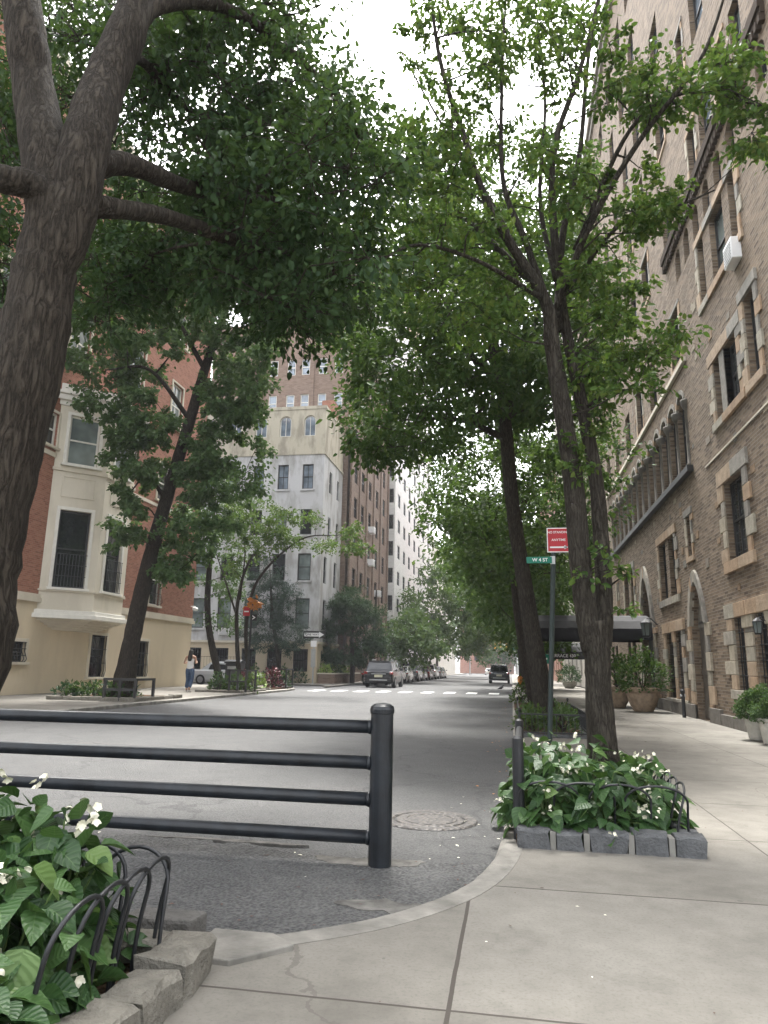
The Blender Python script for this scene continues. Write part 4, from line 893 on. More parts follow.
# ============ white tower
WTW = thing('white_apartment_tower', 'white brick apartment tower with rows of dark windows past the brown building', 'building', (-16, 76, .1))
Wa = Wall((0, 75.2, 0), (1, 0, 0), (0, -1, 0)); Wb = Wall((-12.3, 0, 0), (0, 1, 0), (1, 0, 0))
fl = [4.3+2.95*k for k in range(12)]
ha = gridh([-12.72], .5, fl, 1.6); hb_ = gridh([78, 82.2, 86.4, 91.2, 96, 101, 107], 1.7, fl, 1.5)
facade('wall', Wa, -20, -12.3, .1, 44, ha, M['whitebrick'], WTW, .15); facade('street_wall', Wb, 75.2, 112, .1, 44, hb_, M['whitebrick'], WTW, .15)
MB().box(-20, -12.5, 75.5, 112, .1, 43.9).build('core', M['whitebrick'], WTW, uv=True)
for h in ha: window(Wa, WTW, h, .14, 'darkframe', 'glass', .06)
for k, h in enumerate(hb_): window(Wb, WTW, h, .14, 'darkframe', ('glass', 'glass', 'glass_curtain')[k % 3], .06, cols=3)
# ============ pale yellow high-rise behind
YT = simple_block('yellow_brick_high_rise', 'pale yellow brick high-rise standing far behind the brown tower', -30, -17.5, 112.5, 135, 72, 'yellowbrick', None, [(Wall((0, 112.5, 0), (1, 0, 0), (0, -1, 0)), -30, -17.5, gridh([-28.5, -26, -23.6, -21.2, -19], 1.1, [44+3.1*k for k in range(9)], 1.7)), (Wall((-17.5, 0, 0), (0, 1, 0), (1, 0, 0)), 112.5, 135, gridh([116, 120, 124], 1.5, [3+3.1*k for k in range(20)], 1.7))], gl=('glass_sky', 'glass'))
simple_block('tan_apartment_block', 'tan apartment block beyond the white tower at the far left of the street', -26, -13.5, 112.6, 176, 24, 'palestone', None, [(Wall((-13.5, 0, 0), (0, 1, 0), (1, 0, 0)), 112.6, 176, gridh([117, 123, 130, 138, 147, 157, 168], 1.7, [3.5+3.2*k for k in range(6)], 1.8)), (Wall((0, 112.6, 0), (1, 0, 0), (0, -1, 0)), -26, -13.5, [])])
simple_block('pink_brick_block', 'pinkish brick block closing the far end of the street', -14, 0.5, 200, 215, 17, 'pinkbrick', None, [(Wall((0, 200, 0), (1, 0, 0), (0, -1, 0)), -14, .5, gridh([-12, -9.5, -7, -4.5, -2], 1.2, [3.5+3*k for k in range(4)], 1.6))])
simple_block('grey_brick_block', 'greyish block behind the trees at the far right end of the street', 1, 22, 201, 216, 30, 'whitebrick', None, [(Wall((0, 201, 0), (1, 0, 0), (0, -1, 0)), 1, 22, gridh([3, 6, 9, 12], 1.3, [3.5+3.1*k for k in range(8)], 1.6))])
# ------------------------------------------------------------------ street barrier
bp = np.array((-.89, 5.02, 0.))
BAR = thing('street_barrier', 'low black four-rail steel barrier closing off the road end', 'barrier', tuple(bp))
MB().lathe([(.078, -.02), (.078, .985), (.084, .99), (.085, 1.015), (.078, 1.035), (.055, 1.05), (.025, 1.056), (0, 1.058)], tuple(bp), 28).build('post', M['barrier'], BAR, smooth=False)
zr = [.895, .66, .425, .185]
ya = [714.5, 750.3, 785.]
ends = atZ(0, 714.5, .895)
dirx = (ends-np.array((bp[0], bp[1], .895))); dirx[2] = 0; dirx /= np.linalg.norm(dirx)
for z in zr:
    a = bp+np.array((0, 0, z)); MB().tube([a+dirx*.05, a+dirx*5., a+dirx*9.4], .044, 16).build('rail', M['barrier'], BAR, smooth=True)
for z in zr: MB().tube([bp+dirx*.072+np.array((0, 0, z)), bp+dirx*.092+np.array((0, 0, z))], [.052, .048], 16).build('weld_collar', M['barrier'], BAR, smooth=True)
e = bp+dirx*9.45; MB().lathe([(.078, -.02), (.078, 1.0), (.05, 1.03), (0, 1.038)], tuple(e), 24).build('post', M['barrier'], BAR)
# ------------------------------------------------------------------ planting beds
def block_row(parent, a, b, z0, w, h, n, mat, gap=.02, spacer=False):
    a, b = np.array(a, float), np.array(b, float); d = b-a; L = np.linalg.norm(d); d /= L; nr = np.array((-d[1], d[0]))
    cuts = np.linspace(0, L, n+1)+np.concatenate([[0], RNG.normal(0, .03, n-1), [0]])
    if spacer:
        for s in cuts[1:-1]: q = a+d*s+nr*.012; MB().bar((q[0], q[1], z0+h*.42), (q[0]+nr[0]*(w-.03), q[1]+nr[1]*(w-.03), z0+h*.42), gap*.86, h*.9).build('joint_stone', M['joint'], parent)
    for s0, s1 in zip(cuts[:-1], cuts[1:]):
        m = MB(); j = lambda: RNG.normal(0, .0085)
        s0 += gap/2; s1 -= gap/2; hh = h*RNG.uniform(.88, 1.1)
        P = lambda s, t, z: (a[0]+d[0]*s+nr[0]*t+j(), a[1]+d[1]*s+nr[1]*t+j(), z+j()*.6)
        vs = []; ns = 5
        xs = np.linspace(s0, s1, ns)
        for x in xs: vs += [P(x, 0, z0-.02), P(x, 0, z0+hh-.02), P(x, .02, z0+hh), P(x, w-.02, z0+hh), P(x, w, z0+hh-.02), P(x, w, z0-.02)]
        fs = [(i*6+k, i*6+k+1, i*6+k+7, i*6+k+6) for i in range(ns-1) for k in range(5)]+[(0, 5, 4, 3, 2, 1), tuple((ns-1)*6+k for k in range(6))]
        m.add(vs, fs); m.build('stone', mat, parent)
def soil(parent, poly, z0, z1): MB().prism(poly, z0, z1).build('soil', M['soil'], parent)
RBED = thing('planting_bed', 'planting bed edged with grey granite blocks round the forked tree', 'planting bed', (.65, 6.4, .1))
block_row(RBED, (-.01, 5.36), (1.27, 5.36), .1, .16, .13, 5, M['granite'], .045, True)
block_row(RBED, (1.27, 5.56), (1.27, 7.6), .1, .15, .12, 7, M['granite'], .03)
block_row(RBED, (.02, 7.75), (1.27, 7.75), .1, .15, .12, 4, M['granite'], .03)
soil(RBED, [(.005, 5.5), (1.14, 5.5), (1.14, 7.76), (.01, 7.76)], .09, .16)
LBED = thing('planting_bed', 'planting bed edged with rough brown stones in the near left corner', 'planting bed', (-2.2, 2.4, .1))
block_row(LBED, (-1.17, .6), (-1.2, 3.02), .1, .19, .13, 7, M['brown_granite'], .035)
MB().prism([(-1.37, 3.07), (-1.16, 3.06), (-.95, 3.28), (-1.08, 3.39), (-1.36, 3.39)], .08, .124).build('flagstone', M['kerb'], LBED, bevel=.006)
MB().prism([(-1.75, 3.24), (-1.42, 3.25), (-1.40, 3.40), (-1.73, 3.39)], .0, .19).build('stone', M['brown_granite'], LBED, bevel=.015)
block_row(LBED, (-1.24, 3.05), (-3.9, 3.02), .1, .17, .13, 6, M['brown_granite'], .02)
soil(LBED, [(-1.37, .5), (-1.37, 3.03), (-4.2, 3.03), (-4.2, .5)], .09, .15)
# hoop fences
def hoops(label, line, h, w, out, z0=.12, group='hoop fences around the flower beds'):
    r = thing('hoop_fence', label, 'fence', (line[0][0], line[0][1], .1), group)
    for a, b in zip(line[:-1], line[1:]):
        a, b = np.array(a, float), np.array(b, float); L = np.linalg.norm(b-a); d = (b-a)/L; nr = np.array((d[1], -d[0]))*out
        n = max(1, int(round(L/(w*.62))))
        for k in range(n):
            c = a+d*L*(k+.5)/n; pts = []
            for s in np.linspace(0, 1, 29):
                if s < .3: u, z = -1, h*.72*s/.3
                elif s > .7: u, z = 1, h*.72*(1-s)/.3
                else:
                    t_ = (s-.3)/.4*PI; u, z = -math.cos(t_), h*.72+h*.28*math.sin(t_)
                lean = (z/h)**2*.09
                p = c+d*u*w/2+nr*lean; pts.append((p[0], p[1], z0+z))
            MB().tube(pts, .0085, 7).build('hoop', M['iron'], r, smooth=True)
    return r
hoops('black iron hoop fence around the bed below the forked tree', [(.12, 5.6), (1.1, 5.6), (1.16, 7.5)], .40, .42, 1.)
hoops('black iron hoop fence along the near left bed', [(-1.42, 2.2), (-1.43, 2.86), (-3.3, 2.9)], .44, .30, .8)
# tubular guard on the kerb side of the right bed
def guard(name, label, pts, h, rad, rails, z0=.1, mat='iron', cat_='tree guard'):
    r = thing(name, label, cat_, (pts[0][0], pts[0][1], z0))
    for p in pts: MB().lathe([(rad, 0), (rad, h), (rad*.6, h+.015), (0, h+.018)], (p[0], p[1], z0), 12).build('post', M[mat], r)
    for a, b in zip(pts[:-1], pts[1:]):
        for zz in rails: MB().tube([(a[0], a[1], z0+zz), (b[0], b[1], z0+zz)], rad*.75, 8).build('rail', M[mat], r)
    return r
guard('tree_guard', 'stout black post-and-rail guard on the kerb side of the near right bed', [(.03, 5.62), (.06, 7.55)], .70, .042, [.62, .2])
# begonias
def begonia_mesh(parent, c, rx, ry, h, n, size, mat):
    """broad drooping angel-wing leaves over a mound"""
    u = RNG.uniform(0, 2*PI, n); v = RNG.uniform(0, 1, n)**.6; el = np.arccos(RNG.uniform(0, 1, n))
    d = np.stack([np.cos(u)*np.sin(el), np.sin(u)*np.sin(el), np.cos(el)], 1)
    P = np.array(c)+d*np.array([rx, ry, h])*(.55+.45*v)[:, None]+RNG.normal(0, .02, (n, 3))
    D = unit(d*np.array([1, 1, .25])+RNG.normal(0, .45, (n, 3))+np.array([0, 0, -.35])); Nn = unit(d*.8+np.array([0, 0, .55])+RNG.normal(0, .35, (n, 3)))
    S = unit(np.cross(D, Nn)); Nn = np.cross(S, D)
    L = size*RNG.uniform(.6, 1.2, n); st = [0, .12, .32, .55, .78, 1.]; wl = [.10, .40, .50, .42, .24, .0]; wr = [.04, .30, .40, .33, .18, 0.]
    rows = []; uvs = []
    for s, a, b in zip(st, wl, wr):
        mid = P+D*(L*s)[:, None]+np.array([0, 0, -1.])*(L*.28*s*s)[:, None]
        rows += [mid-S*(L*a)[:, None]+Nn*(L*a*.28)[:, None], mid, mid+S*(L*b)[:, None]+Nn*(L*b*.28)[:, None]]
        uvs += [(0, s), (.5, s), (1, s)]
    V = np.stack(rows, 1).reshape(-1, 3)
    base = np.arange(n)[:, None, None]*18
    q = np.array([[3*i+k, 3*i+k+1, 3*i+k+4, 3*i+k+3] for i in range(5) for k in range(2)])
    mesh_np('foliage', V, (base+q).reshape(-1, 4), mat, parent, smooth=True, uv=np.tile(np.array(uvs), (n, 1)))
    sm = MB()
    for k in range(min(n, 40)):
        sm.tube([(c[0]+RNG.normal(0, .04), c[1]+RNG.normal(0, .04), c[2]), tuple((np.array(c)+P[k])/2+np.array((0, 0, .04))), tuple(P[k])], [.006, .005, .003], 4, cap=False)
    sm.build('stems', M['begonia_stem'], parent)
    return P, d
t = NT('begonia_leaf'); uvn = t.new('TexCoord'); sp = t.new('SeparateXYZ'); t.l(uvn.outputs['UV'], sp.inputs[0])
au = t.math('ABSOLUTE', t.math('SUBTRACT', sp.outputs['X'], .5))
w = t.math('SINE', t.math('MULTIPLY', t.math('SUBTRACT', sp.outputs['Y'], t.math('MULTIPLY', au, .55)), 38.))
vein = t.ramp(w, [(.0, (0, 0, 0)), (.86, (0, 0, 0)), (1., (1, 1, 1))]); midv = t.math('LESS_THAN', au, .018)
c = t.ramp(t.rnd(), [(0, (.018, .05, .015)), (.5, (.034, .082, .022)), (.85, (.058, .12, .032)), (1., (.11, .18, .05))])
c = t.mix(t.math('MULTIPLY', t.math('MAXIMUM', t.math('MULTIPLY', vein, .35), t.math('MULTIPLY', midv, .6)), 1.), c, (.10, .17, .06))
p = t.bsdf(c, .46, .35, normal=t.bump(w, .22, .006)); tr = t.new('BsdfTranslucent'); t.l(t.mix(.4, c, (.09, .16, .02)), tr.inputs[0]); mx = t.new('MixShader'); mx.inputs[0].default_value = .22
t.l(p.outputs[0], mx.inputs[1]); t.l(tr.outputs[0], mx.inputs[2]); t.l(mx.outputs[0], t.out.inputs[0]); M['begonia'] = t.m
M['begonia_stem'] = plain('begonia_stem', (.09, .14, .04), .5)
def petal_mat(name, col):
    t = NT(name); c = t.ramp(t.rnd(), [(0, tuple(x*.85 for x in col)), (1, col)]); p = t.bsdf(c, .5, .3, Subsurface_Weight=0.); M[name] = t.m
petal_mat('white_petal', (.80, .77, .62)); petal_mat('pink_petal', (.62, .20, .18)); petal_mat('orange_petal', (.55, .22, .04)); petal_mat('red_leaf', (.12, .02, .03)); petal_mat('lime_leaf', (.22, .32, .06))
def flower_cluster(parent, c, n, s, mat):
    AP, AD, AN = [], [], []
    for k in range(n):
        o = np.array(c)+RNG.normal(0, s*1.1, 3)*np.array((1, 1, .9))
        a0 = RNG.uniform(0, PI); ax = unit(RNG.normal(0, 1, 3)+np.array((0, -.6, -.5)))
        e1 = unit(np.cross(ax, [0, 0, 1.])+1e-3); e2 = np.cross(ax, e1)
        for q in range(5):
            a = a0+q*2*PI/5; AP.append(o); AD.append(unit(e1*math.cos(a)+e2*math.sin(a)+ax*.5)); AN.append(ax)
    P, D, Nn = map(np.array, (AP, AD, AN)); L = np.full(len(P), s)*RNG.uniform(.8, 1.2, len(P))
    V, Fq = leaves(P, D, unit(Nn+RNG.normal(0, .05, Nn.shape)), L, L*.95, 6); mesh_np('flower_cluster', V, Fq, mat, parent)
def begonia(label, c, rx, ry, h, n, size, nf, group, s=.017, pink=.12):
    r = thing('begonia_plant', label, 'flowering plant', c, group)
    P, d = begonia_mesh(r, c, rx, ry, h, n, size, M['begonia'])
    idx = [i for i in range(len(P)) if d[i][1] < .45 or d[i][2] > .55]; RNG.shuffle(idx)
    for i in idx[:nf]:
        q = P[i]+d[i]*.06+np.array((0, 0, .03)); flower_cluster(r, q, int(RNG.integers(3, 7)), s*RNG.uniform(.8, 1.3), M['pink_petal'] if RNG.random() < pink else M['white_petal'])
lb = 'white-flowered begonia massed with others in the near left bed'
for c, rx, ry, h, n in [((-1.74, 2.70, .14), .27, .25, .60, 130), ((-2.1, 2.78, .14), .34, .28, .66, 130), ((-1.66, 2.32, .14), .30, .26, .52, 140), ((-2.1, 2.35, .14), .34, .3, .62, 110), ((-2.6, 2.75, .14), .34, .3, .68, 90), ((-1.62, 1.98, .14), .30, .26, .36, 130), ((-2.1, 1.95, .14), .34, .3, .46, 90), ((-2.7, 2.3, .14), .34, .3, .6, 60)]:
    begonia(lb, c, rx, ry, h, int(n*1.7), .118, 6, 'begonias of the near left bed', s=.019, pink=.04)
rb = 'white and pink flowered begonia massed under the forked tree'
for c, rx, ry, h, n in [((.25, 5.76, .15), .36, .34, .50, 190), ((.62, 5.75, .15), .34, .34, .52, 190), ((.95, 5.92, .15), .30, .32, .46, 150), ((.2, 6.4, .15), .34, .34, .60, 120), ((.6, 6.4, .15), .32, .3, .62, 110), ((.98, 6.5, .15), .26, .34, .54, 100), ((.3, 7.1, .15), .32, .34, .60, 90), ((.95, 7.2, .15), .26, .3, .5, 70)]:
    begonia(rb, c, rx, ry, h, n, .122, 9, 'begonias under the forked tree', .018, .06)
# fallen petals and leaves
LIT = ['white petals fallen on the asphalt beside the near right bed', 'white petals fallen on the soil of the near left bed', 'few white petals scattered over the near pavement slabs', 'green leaves fallen along the far left kerb', 'orange leaf bits fallen along the right kerb gutter', 'small dry brown leaves scattered on the near pavement', 'dry brown leaf bits on the coarse asphalt by the barrier', 'green leaves lying on the right pavement by the wall', 'white petals scattered on the asphalt under the barrier rails']

def litter(name, n, boxr, z, size, mat, kind='stuff'):
    P = np.stack([RNG.uniform(boxr[0], boxr[1], n), RNG.uniform(boxr[2], boxr[3], n), np.full(n, z)], 1)
    D = RNG.normal(0, 1, (n, 3)); D[:, 2] = .05; D = unit(D); L = RNG.uniform(.5, 1.2, n)*size
    V, Fq = leaves(P, D, np.tile(np.array([0, 0, 1.]), (n, 1))+RNG.normal(0, .1, (n, 3)), L, L*.6, 4); o = mesh_np(name, V, Fq, mat); tag(o, LIT.pop(0), 'litter', kind=kind)
litter('fallen_petals', 26, (-.6, .0, 5.2, 8.), .006, .03, M['white_petal']); litter('fallen_petals', 14, (-1.7, -1.5, 1.9, 2.9), .155, .025, M['white_petal'])
litter('fallen_petals', 8, (-1.4, 2.2, 2.6, 5.), .104, .02, M['white_petal']); litter('fallen_leaves', 60, (-10.9, -10.2, 14, 38), .006, .07, M['leafB']); litter('fallen_leaves', 50, (-.4, -.02, 8, 30), .006, .05, M['orange_petal'])
M['deadleaf'] = plain('dry_leaf', (.10, .06, .045), .9); litter('fallen_leaves', 34, (-.6, 3.6, 2.7, 9.), .105, .03, M['deadleaf']); litter('fallen_leaves', 30, (-1.9, -.2, 3.8, 5.2), .02, .03, M['deadleaf']); litter('fallen_leaves', 16, (1.3, 4.7, 6., 18.), .105, .05, M['leafB'])
litter('fallen_petals', 12, (-5., -1.2, 3.6, 6.), .02, .035, M['white_petal'])
# second right bed with low iron railing
R2 = thing('tree_bed', 'second right bed of low plants behind a black iron railing', 'planting bed', (.75, 16.5, .1))
block_row(R2, (.1, 13.8), (1.4, 13.8), .1, .12, .05, 3, M['granite']); block_row(R2, (1.4, 13.95), (1.4, 19.5), .1, .12, .05, 7, M['granite'])
soil(R2, [(.05, 13.9), (1.32, 13.9), (1.32, 19.5), (.05, 19.5)], .09, .14)
def lowrail(label, line, h, z0=.1, sp=.11):
    r = thing('bed_railing', label, 'railing', (line[0][0], line[0][1], z0))
    for a, b in zip(line[:-1], line[1:]):
        a, b = np.array(a), np.array(b); L = np.linalg.norm(b-a); m = MB()
        for k in range(int(L/sp)+1):
            p = a+(b-a)*min(1, k*sp/L); m.bar((p[0], p[1], z0), (p[0], p[1], z0+h*.92), .012)
        m.build('balusters', M['iron'], r)
        for z in (.08, h*.9): MB().bar((a[0], a[1], z0+z), (b[0], b[1], z0+z), .03, .025).build('rail', M['iron'], r)
    for p in line: MB().lathe([(.022, 0), (.022, h), (.035, h+.02), (.02, h+.06), (0, h+.07)], (p[0], p[1], z0), 8).build('post', M['iron'], r)
lowrail('low black iron railing around the second right bed', [(.12, 19.3), (.12, 13.85), (1.38, 13.85), (1.38, 19.3)], .45)
def bush(name, label, cat_, c, rx, ry, h, n, size, mat, group=None, shape=4, parent=None, wr=.6):
    r = parent or thing(name, label, cat_, c, group)
    d = unit(RNG.normal(0, 1, (n, 3))); d[:, 2] = np.abs(d[:, 2])*1.; lump = 1+.16*np.sin(d[:, 0]*7+c[0]*9)*np.sin(d[:, 1]*6+c[1]*5)+.1*np.sin(d[:, 2]*9+c[0])
    P = np.array(c)+d*np.array([rx, ry, h])*(RNG.uniform(.5, 1., n)**.5*lump)[:, None]
    D = unit(d+RNG.normal(0, .6, (n, 3))); L = size*RNG.uniform(.6, 1.3, n)
    V, Fq = leaves(P, D, unit(RNG.normal(0, .6, (n, 3))+np.array([0, 0, 1.])), L, L*wr, shape); mesh_np('foliage', V, Fq, mat, r)
    m = MB(); 
    for k in range(5): m.tube([(c[0], c[1], c[2]), (c[0]+RNG.normal(0, rx*.4), c[1]+RNG.normal(0, ry*.4), c[2]+h*.7)], [.02, .008], 5)
    m.build('stems', M['bark1'], r); return r
for k, (x, y) in enumerate([(.4, 14.3), (.95, 14.5), (.3, 15.3), (1., 15.6), (.5, 17.2), (1., 18.)]):
    bush('low_shrub', 'low leafy shrub behind the railing of the second right bed', 'shrub', (x, y, .13), .3, .35, .45, 260, .09, M['leafB' if k % 3 == 0 else 'leafG'], 'shrubs of the second right bed')
# third right bed (flowers by the kerb)
R3 = thing('tree_bed', 'third right bed by the kerb, with orange flowers, beyond the leaning grey tree', 'planting bed', (.75, 24, .1))
block_row(R3, (.1, 22.5), (1.4, 22.5), .1, .12, .05, 3, M['granite']); soil(R3, [(.05, 22.6), (1.35, 22.6), (1.35, 27), (.05, 27)], .09, .14)
bush('flowering_shrub', 'shrub tipped with orange flowers at the kerb of the third right bed', 'shrub', (.35, 26.5, .13), .4, .5, .8, 420, .12, M['leafB'])
r = thing('flower_clump', 'clump of orange flowers at the kerb beyond the leaning grey tree', 'flowers', (.3, 26.2, .9)); flower_cluster(r, (.3, 26.2, .95), 22, .06, M['orange_petal'])
# ------------------------------------------------------------------ signs on the green pole
sx, sy = .42, 9.3
p0 = np.array((sx, sy, .1)); p1 = atY(553.5, 548, sy)
SP = thing('sign_pole', 'slim dark green sign pole rising from behind the begonias', 'pole', tuple(p0))
MB().tube([p0, p1], .032, 8).build('shaft', M['polegreen'], SP); MB().lathe([(.055, 0), (.05, .3), (.035, .33)], tuple(p0), 10).build('base', M['sign_red'], SP)
def text(name, body, size, loc, rot, mat, parent, align='CENTER', ext=.0008):
    cu = bpy.data.curves.new(name, 'FONT'); cu.body = body; cu.size = size; cu.align_x = align; cu.align_y = 'CENTER'; cu.extrude = ext; cu.offset = size*.012
    cu.materials.append(mat); tmp = bpy.data.objects.new(name, cu); COL.objects.link(tmp); bpy.context.view_layer.update()
    me = bpy.data.meshes.new_from_object(tmp.evaluated_get(bpy.context.evaluated_depsgraph_get())); bpy.data.objects.remove(tmp); me.name = name
    o = link(name, me, mat, parent); o.rotation_euler = rot; o.location = np.array(loc)-ORG[parent.name]; return o
c = atY(558.5, 540, sy-.05); yy = c[1]
SG = thing('parking_sign', 'red and white no standing sign on top of the green pole', 'sign', tuple(c))
w2, h2 = .145, .16
MB().box(c[0]-w2, c[0]+w2, yy, yy+.006, c[2]-h2, c[2]+h2).build('plate', M['sign_white'], SG, bevel=.004)
MB().box(c[0]-w2+.012, c[0]+w2-.012, yy-.003, yy-.001, c[2]-h2+.012, c[2]+h2-.012).build('red_field', M['sign_red'], SG)
rx = (PI/2, 0, 0)
text('lettering', 'NO STANDING', .040, (c[0], yy-.004, c[2]+.10), rx, M['sign_white'], SG); text('lettering', 'ANYTIME', .042, (c[0], yy-.004, c[2]+.0), rx, M['sign_white'], SG)
m = MB(); m.box(c[0]-.11, c[0]+.10, yy-.006, yy-.004, c[2]-.105, c[2]-.085); m.prism([(c[0]+.07, c[2]-.07), (c[0]+.07, c[2]-.12), (c[0]+.12, c[2]-.095)], yy-.006, yy-.004, lambda x, z, y: (x, y, z)); m.build('arrow', M['sign_white'], SG)
# green street signs further on
yg = sy; pg = np.array((.25, yg, .1)); q = atY(548, 560, yg)
c = atY(540., 560, yg-.05); GP = thing('street_sign', 'small green street name sign fixed to the green pole below the red sign', 'sign', tuple(c))
MB().box(c[0]-.17, c[0]+.15, c[1], c[1]+.008, c[2]-.042, c[2]+.042).build('blade', M['sign_green'], GP, bevel=.004); MB().box(c[0]+.13, c[0]+.19, c[1]+.008, c[1]+.03, c[2]-.05, c[2]+.05).build('clamp', M['steel'], GP); text('lettering', 'W 4 ST', .062, (c[0], c[1]-.003, c[2]), rx, M['sign_white'], GP)
# ------------------------------------------------------------------ entrance canopies
def canopy(label, y0, y1, x0, x1, z0, z1, lettering=None, mat='canopy'):
    r = thing('entrance_canopy', label, 'canopy', ((x0+x1)/2, y0, z0), 'entrance canopies over the right pavement')
    ym = (y0+y1)/2; prof = [(y0, z0), (y0, z0+.42*(z1-z0)), (y0+.14*(y1-y0), z0+.72*(z1-z0)), (y0+.33*(y1-y0), z0+.93*(z1-z0)), (ym, z1)]
    prof = prof+[(y0+y1-a, b) for a, b in prof[-2::-1]]
    m = MB(); vs = [(x, a, b) for x in (x0, x1) for a, b in prof]; n = len(prof)
    m.add(vs, [(i, i+1, n+i+1, n+i) for i in range(n-1)]+[tuple(range(n))]); m.build('canvas', M[mat], r)
    for a in (y0+.08, y1-.08):
        MB().tube([(x0+.1, a, .1), (x0+.1, a, z0+.3)], .03, 8).build('post', M['steel'], r)
    m = MB(); m.tube([(x0+.1, y0+.08, z0+.3), (x0+.1, y1-.08, z0+.3)], .02, 6); m.tube([(x0+.1, y0+.08, z0+.3), (x1, y0+.08, z0+.3)], .02, 6); m.tube([(x0+.1, y1-.08, z0+.3), (x1, y1-.08, z0+.3)], .02, 6); m.build('frame', M['steel'], r)
    return r
canopy('long black canvas canopy reaching from the arched portal to the kerb', 26.2, 28.5, .55, 4.85, 2.38, 3.3)
r2 = canopy('smaller dark canopy farther along the right pavement, white lettering on its edge', 45.5, 47.6, .9, 5.1, 2.0, 3.0)
MB().box(1.3, 4.3, 45.485, 45.497, 2.02, 2.34).build('valance', M['sign_black'], r2); text('lettering', 'THE TERRACE 430', .26, (2.8, 45.47, 2.17), rx, M['sign_white'], r2)
c = atY(543.5, 659, 40); r = thing('street_sign', 'small round-cornered green sign below the farther canopy', 'sign', tuple(c)); MB().box(c[0]-.28, c[0]+.28, 40, 40.02, c[2]-.25, c[2]+.25).build('blade', M['sign_green'], r, bevel=.05)
MB().tube([(c[0], 40.05, .1), (c[0], 40.05, c[2]+.3)], .03, 8).build('pole', M['polegreen'], r); MB().box(c[0]-.2, c[0]+.2, 39.99, 39.999, c[2]-.03, c[2]+.06).build('white_band', M['sign_white'], r)
# ------------------------------------------------------------------ planters
def planter(label, c, rad, h, sh, srad, n, size, leaf, pot='terracotta', shrub_label=None, prof=None, group='stone planters along the right wall'):
    r = thing('planter', label, 'planter', c, group)
    prof = prof or [(rad*.52, 0), (rad*.6, .03), (rad*.80, h*.3), (rad*.95, h*.62), (rad*.97, h*.78), (rad*1.0, h*.8), (rad*1.06, h*.86), (rad*1.06, h*.97), (rad*1.0, h), (rad*.92, h), (rad*.9, h*.86), (0, h*.85)]
    MB().lathe(prof, c, 32, cap=False).build('pot', M[pot], r, smooth=False)
    MB().lathe([(rad*.9, h*.87), (0, h*.9)], c, 24, cap=False).build('soil', M['soil'], r)
    bush('planter_shrub', shrub_label, 'shrub', (c[0], c[1], c[2]+h*.85), srad, srad, sh, n, size, M[leaf], 'shrubs in the planters')
planter('large weathered terracotta bowl planter, nearest of the two by the canopy', (4.0, 23.9, .1), .5, .72, 1.35, .78, 1500, .12, 'leafC', shrub_label='large full shrub in the nearer terracotta bowl')
planter('terracotta bowl planter half behind the larger one, next to the portal', (3.5, 26.0, .1), .46, .68, 1.35, .62, 1000, .12, 'leafC', shrub_label='leafy shrub in the terracotta bowl by the portal')
planter('pale tapered pot by the barred ground-floor window', (4.52, 14.75, .1), .26, .45, .55, .42, 5000, .05, 'leafG', 'paleconcrete', 'dense boxwood ball in the pale pot', [(.17, 0), (.2, .02), (.26, .38), (.29, .4), (.29, .45), (.25, .45), (.24, .39), (0, .38)])
planter('second pale tapered pot nearer the camera, at the picture edge', (4.5, 13.9, .1), .26, .45, .45, .34, 4000, .05, 'leafG', 'paleconcrete', 'low boxwood in the pale pot at the picture edge', [(.17, 0), (.2, .02), (.26, .38), (.29, .4), (.29, .45), (.25, .45), (.24, .39), (0, .38)])
for k, (x, y, l1, l2) in enumerate([(3.9, 52, 'dark round planter far along the right wall', 'dark clipped bush in the far round planter'), (4.3, 58, 'farthest round planter along the right wall', 'dark clipped bush in the farthest planter')]):
    planter(l1, (x, y, .1), .5, .5, 1.2, .85, 500, .15, 'leafYew', 'paleconcrete', l2)
# ------------------------------------------------------------------ left pavement beds and furniture
def bench_guard(label, c, w, h, d=.0, mat='darkframe', group='square black tree guards on the left pavement'):
    r = thing('bed_guard', label, 'bed guard', c, group); x, y, z = c
    for k in range(3): MB().box(x+k*w/2-.04, x+k*w/2+.04, y-.04, y+.04, z, z+h).build('post', M[mat], r)
    for zz in (h-.06, h*.45): MB().box(x-.04, x+w+.04, y-.055, y+.055, z+zz, z+zz+.07).build('rail', M[mat], r)
    MB().box(x+w-.04, x+w+.04, y, y+1.2, z+h-.06, z+h+.01).build('side_rail', M[mat], r); MB().box(x+w-.04, x+w+.04, y+1.12, y+1.2, z, z+h-.06).build('back_post', M[mat], r)
    return r
L1 = thing('tree_bed', 'stone-edged bed at the foot of the leaning tree by the brick house', 'planting bed', (-12.8, 22, .1))
block_row(L1, (-14.7, 21.2), (-11.6, 21.2), .1, .25, .12, 5, M['brown_granite']); block_row(L1, (-11.6, 21.2), (-11.6, 24.5), .1, .25, .12, 5, M['brown_granite']); soil(L1, [(-14.7, 21.3), (-11.7, 21.3), (-11.7, 24.6), (-14.7, 24.6)], .09, .17)
for k in range(7): bush('ground_shrub', 'low dark shrub in the bed under the leaning tree', 'shrub', (-14.4+.33*k, 21.9+RNG.uniform(-.2, .5), .15), .4, .4, .48, 170, .13, M['leafC' if k % 2 else 'leafYew'], 'shrubs under the leaning tree')
bench_guard('square black guard beside the leaning tree trunk', (-12.7, 21.25, .12), 1.05, .68)
L2 = thing('tree_bed', 'planted corner bed near the litter bin on the left pavement', 'planting bed', (-13, 30, .1)); cc = atZ(215, 695, .1)
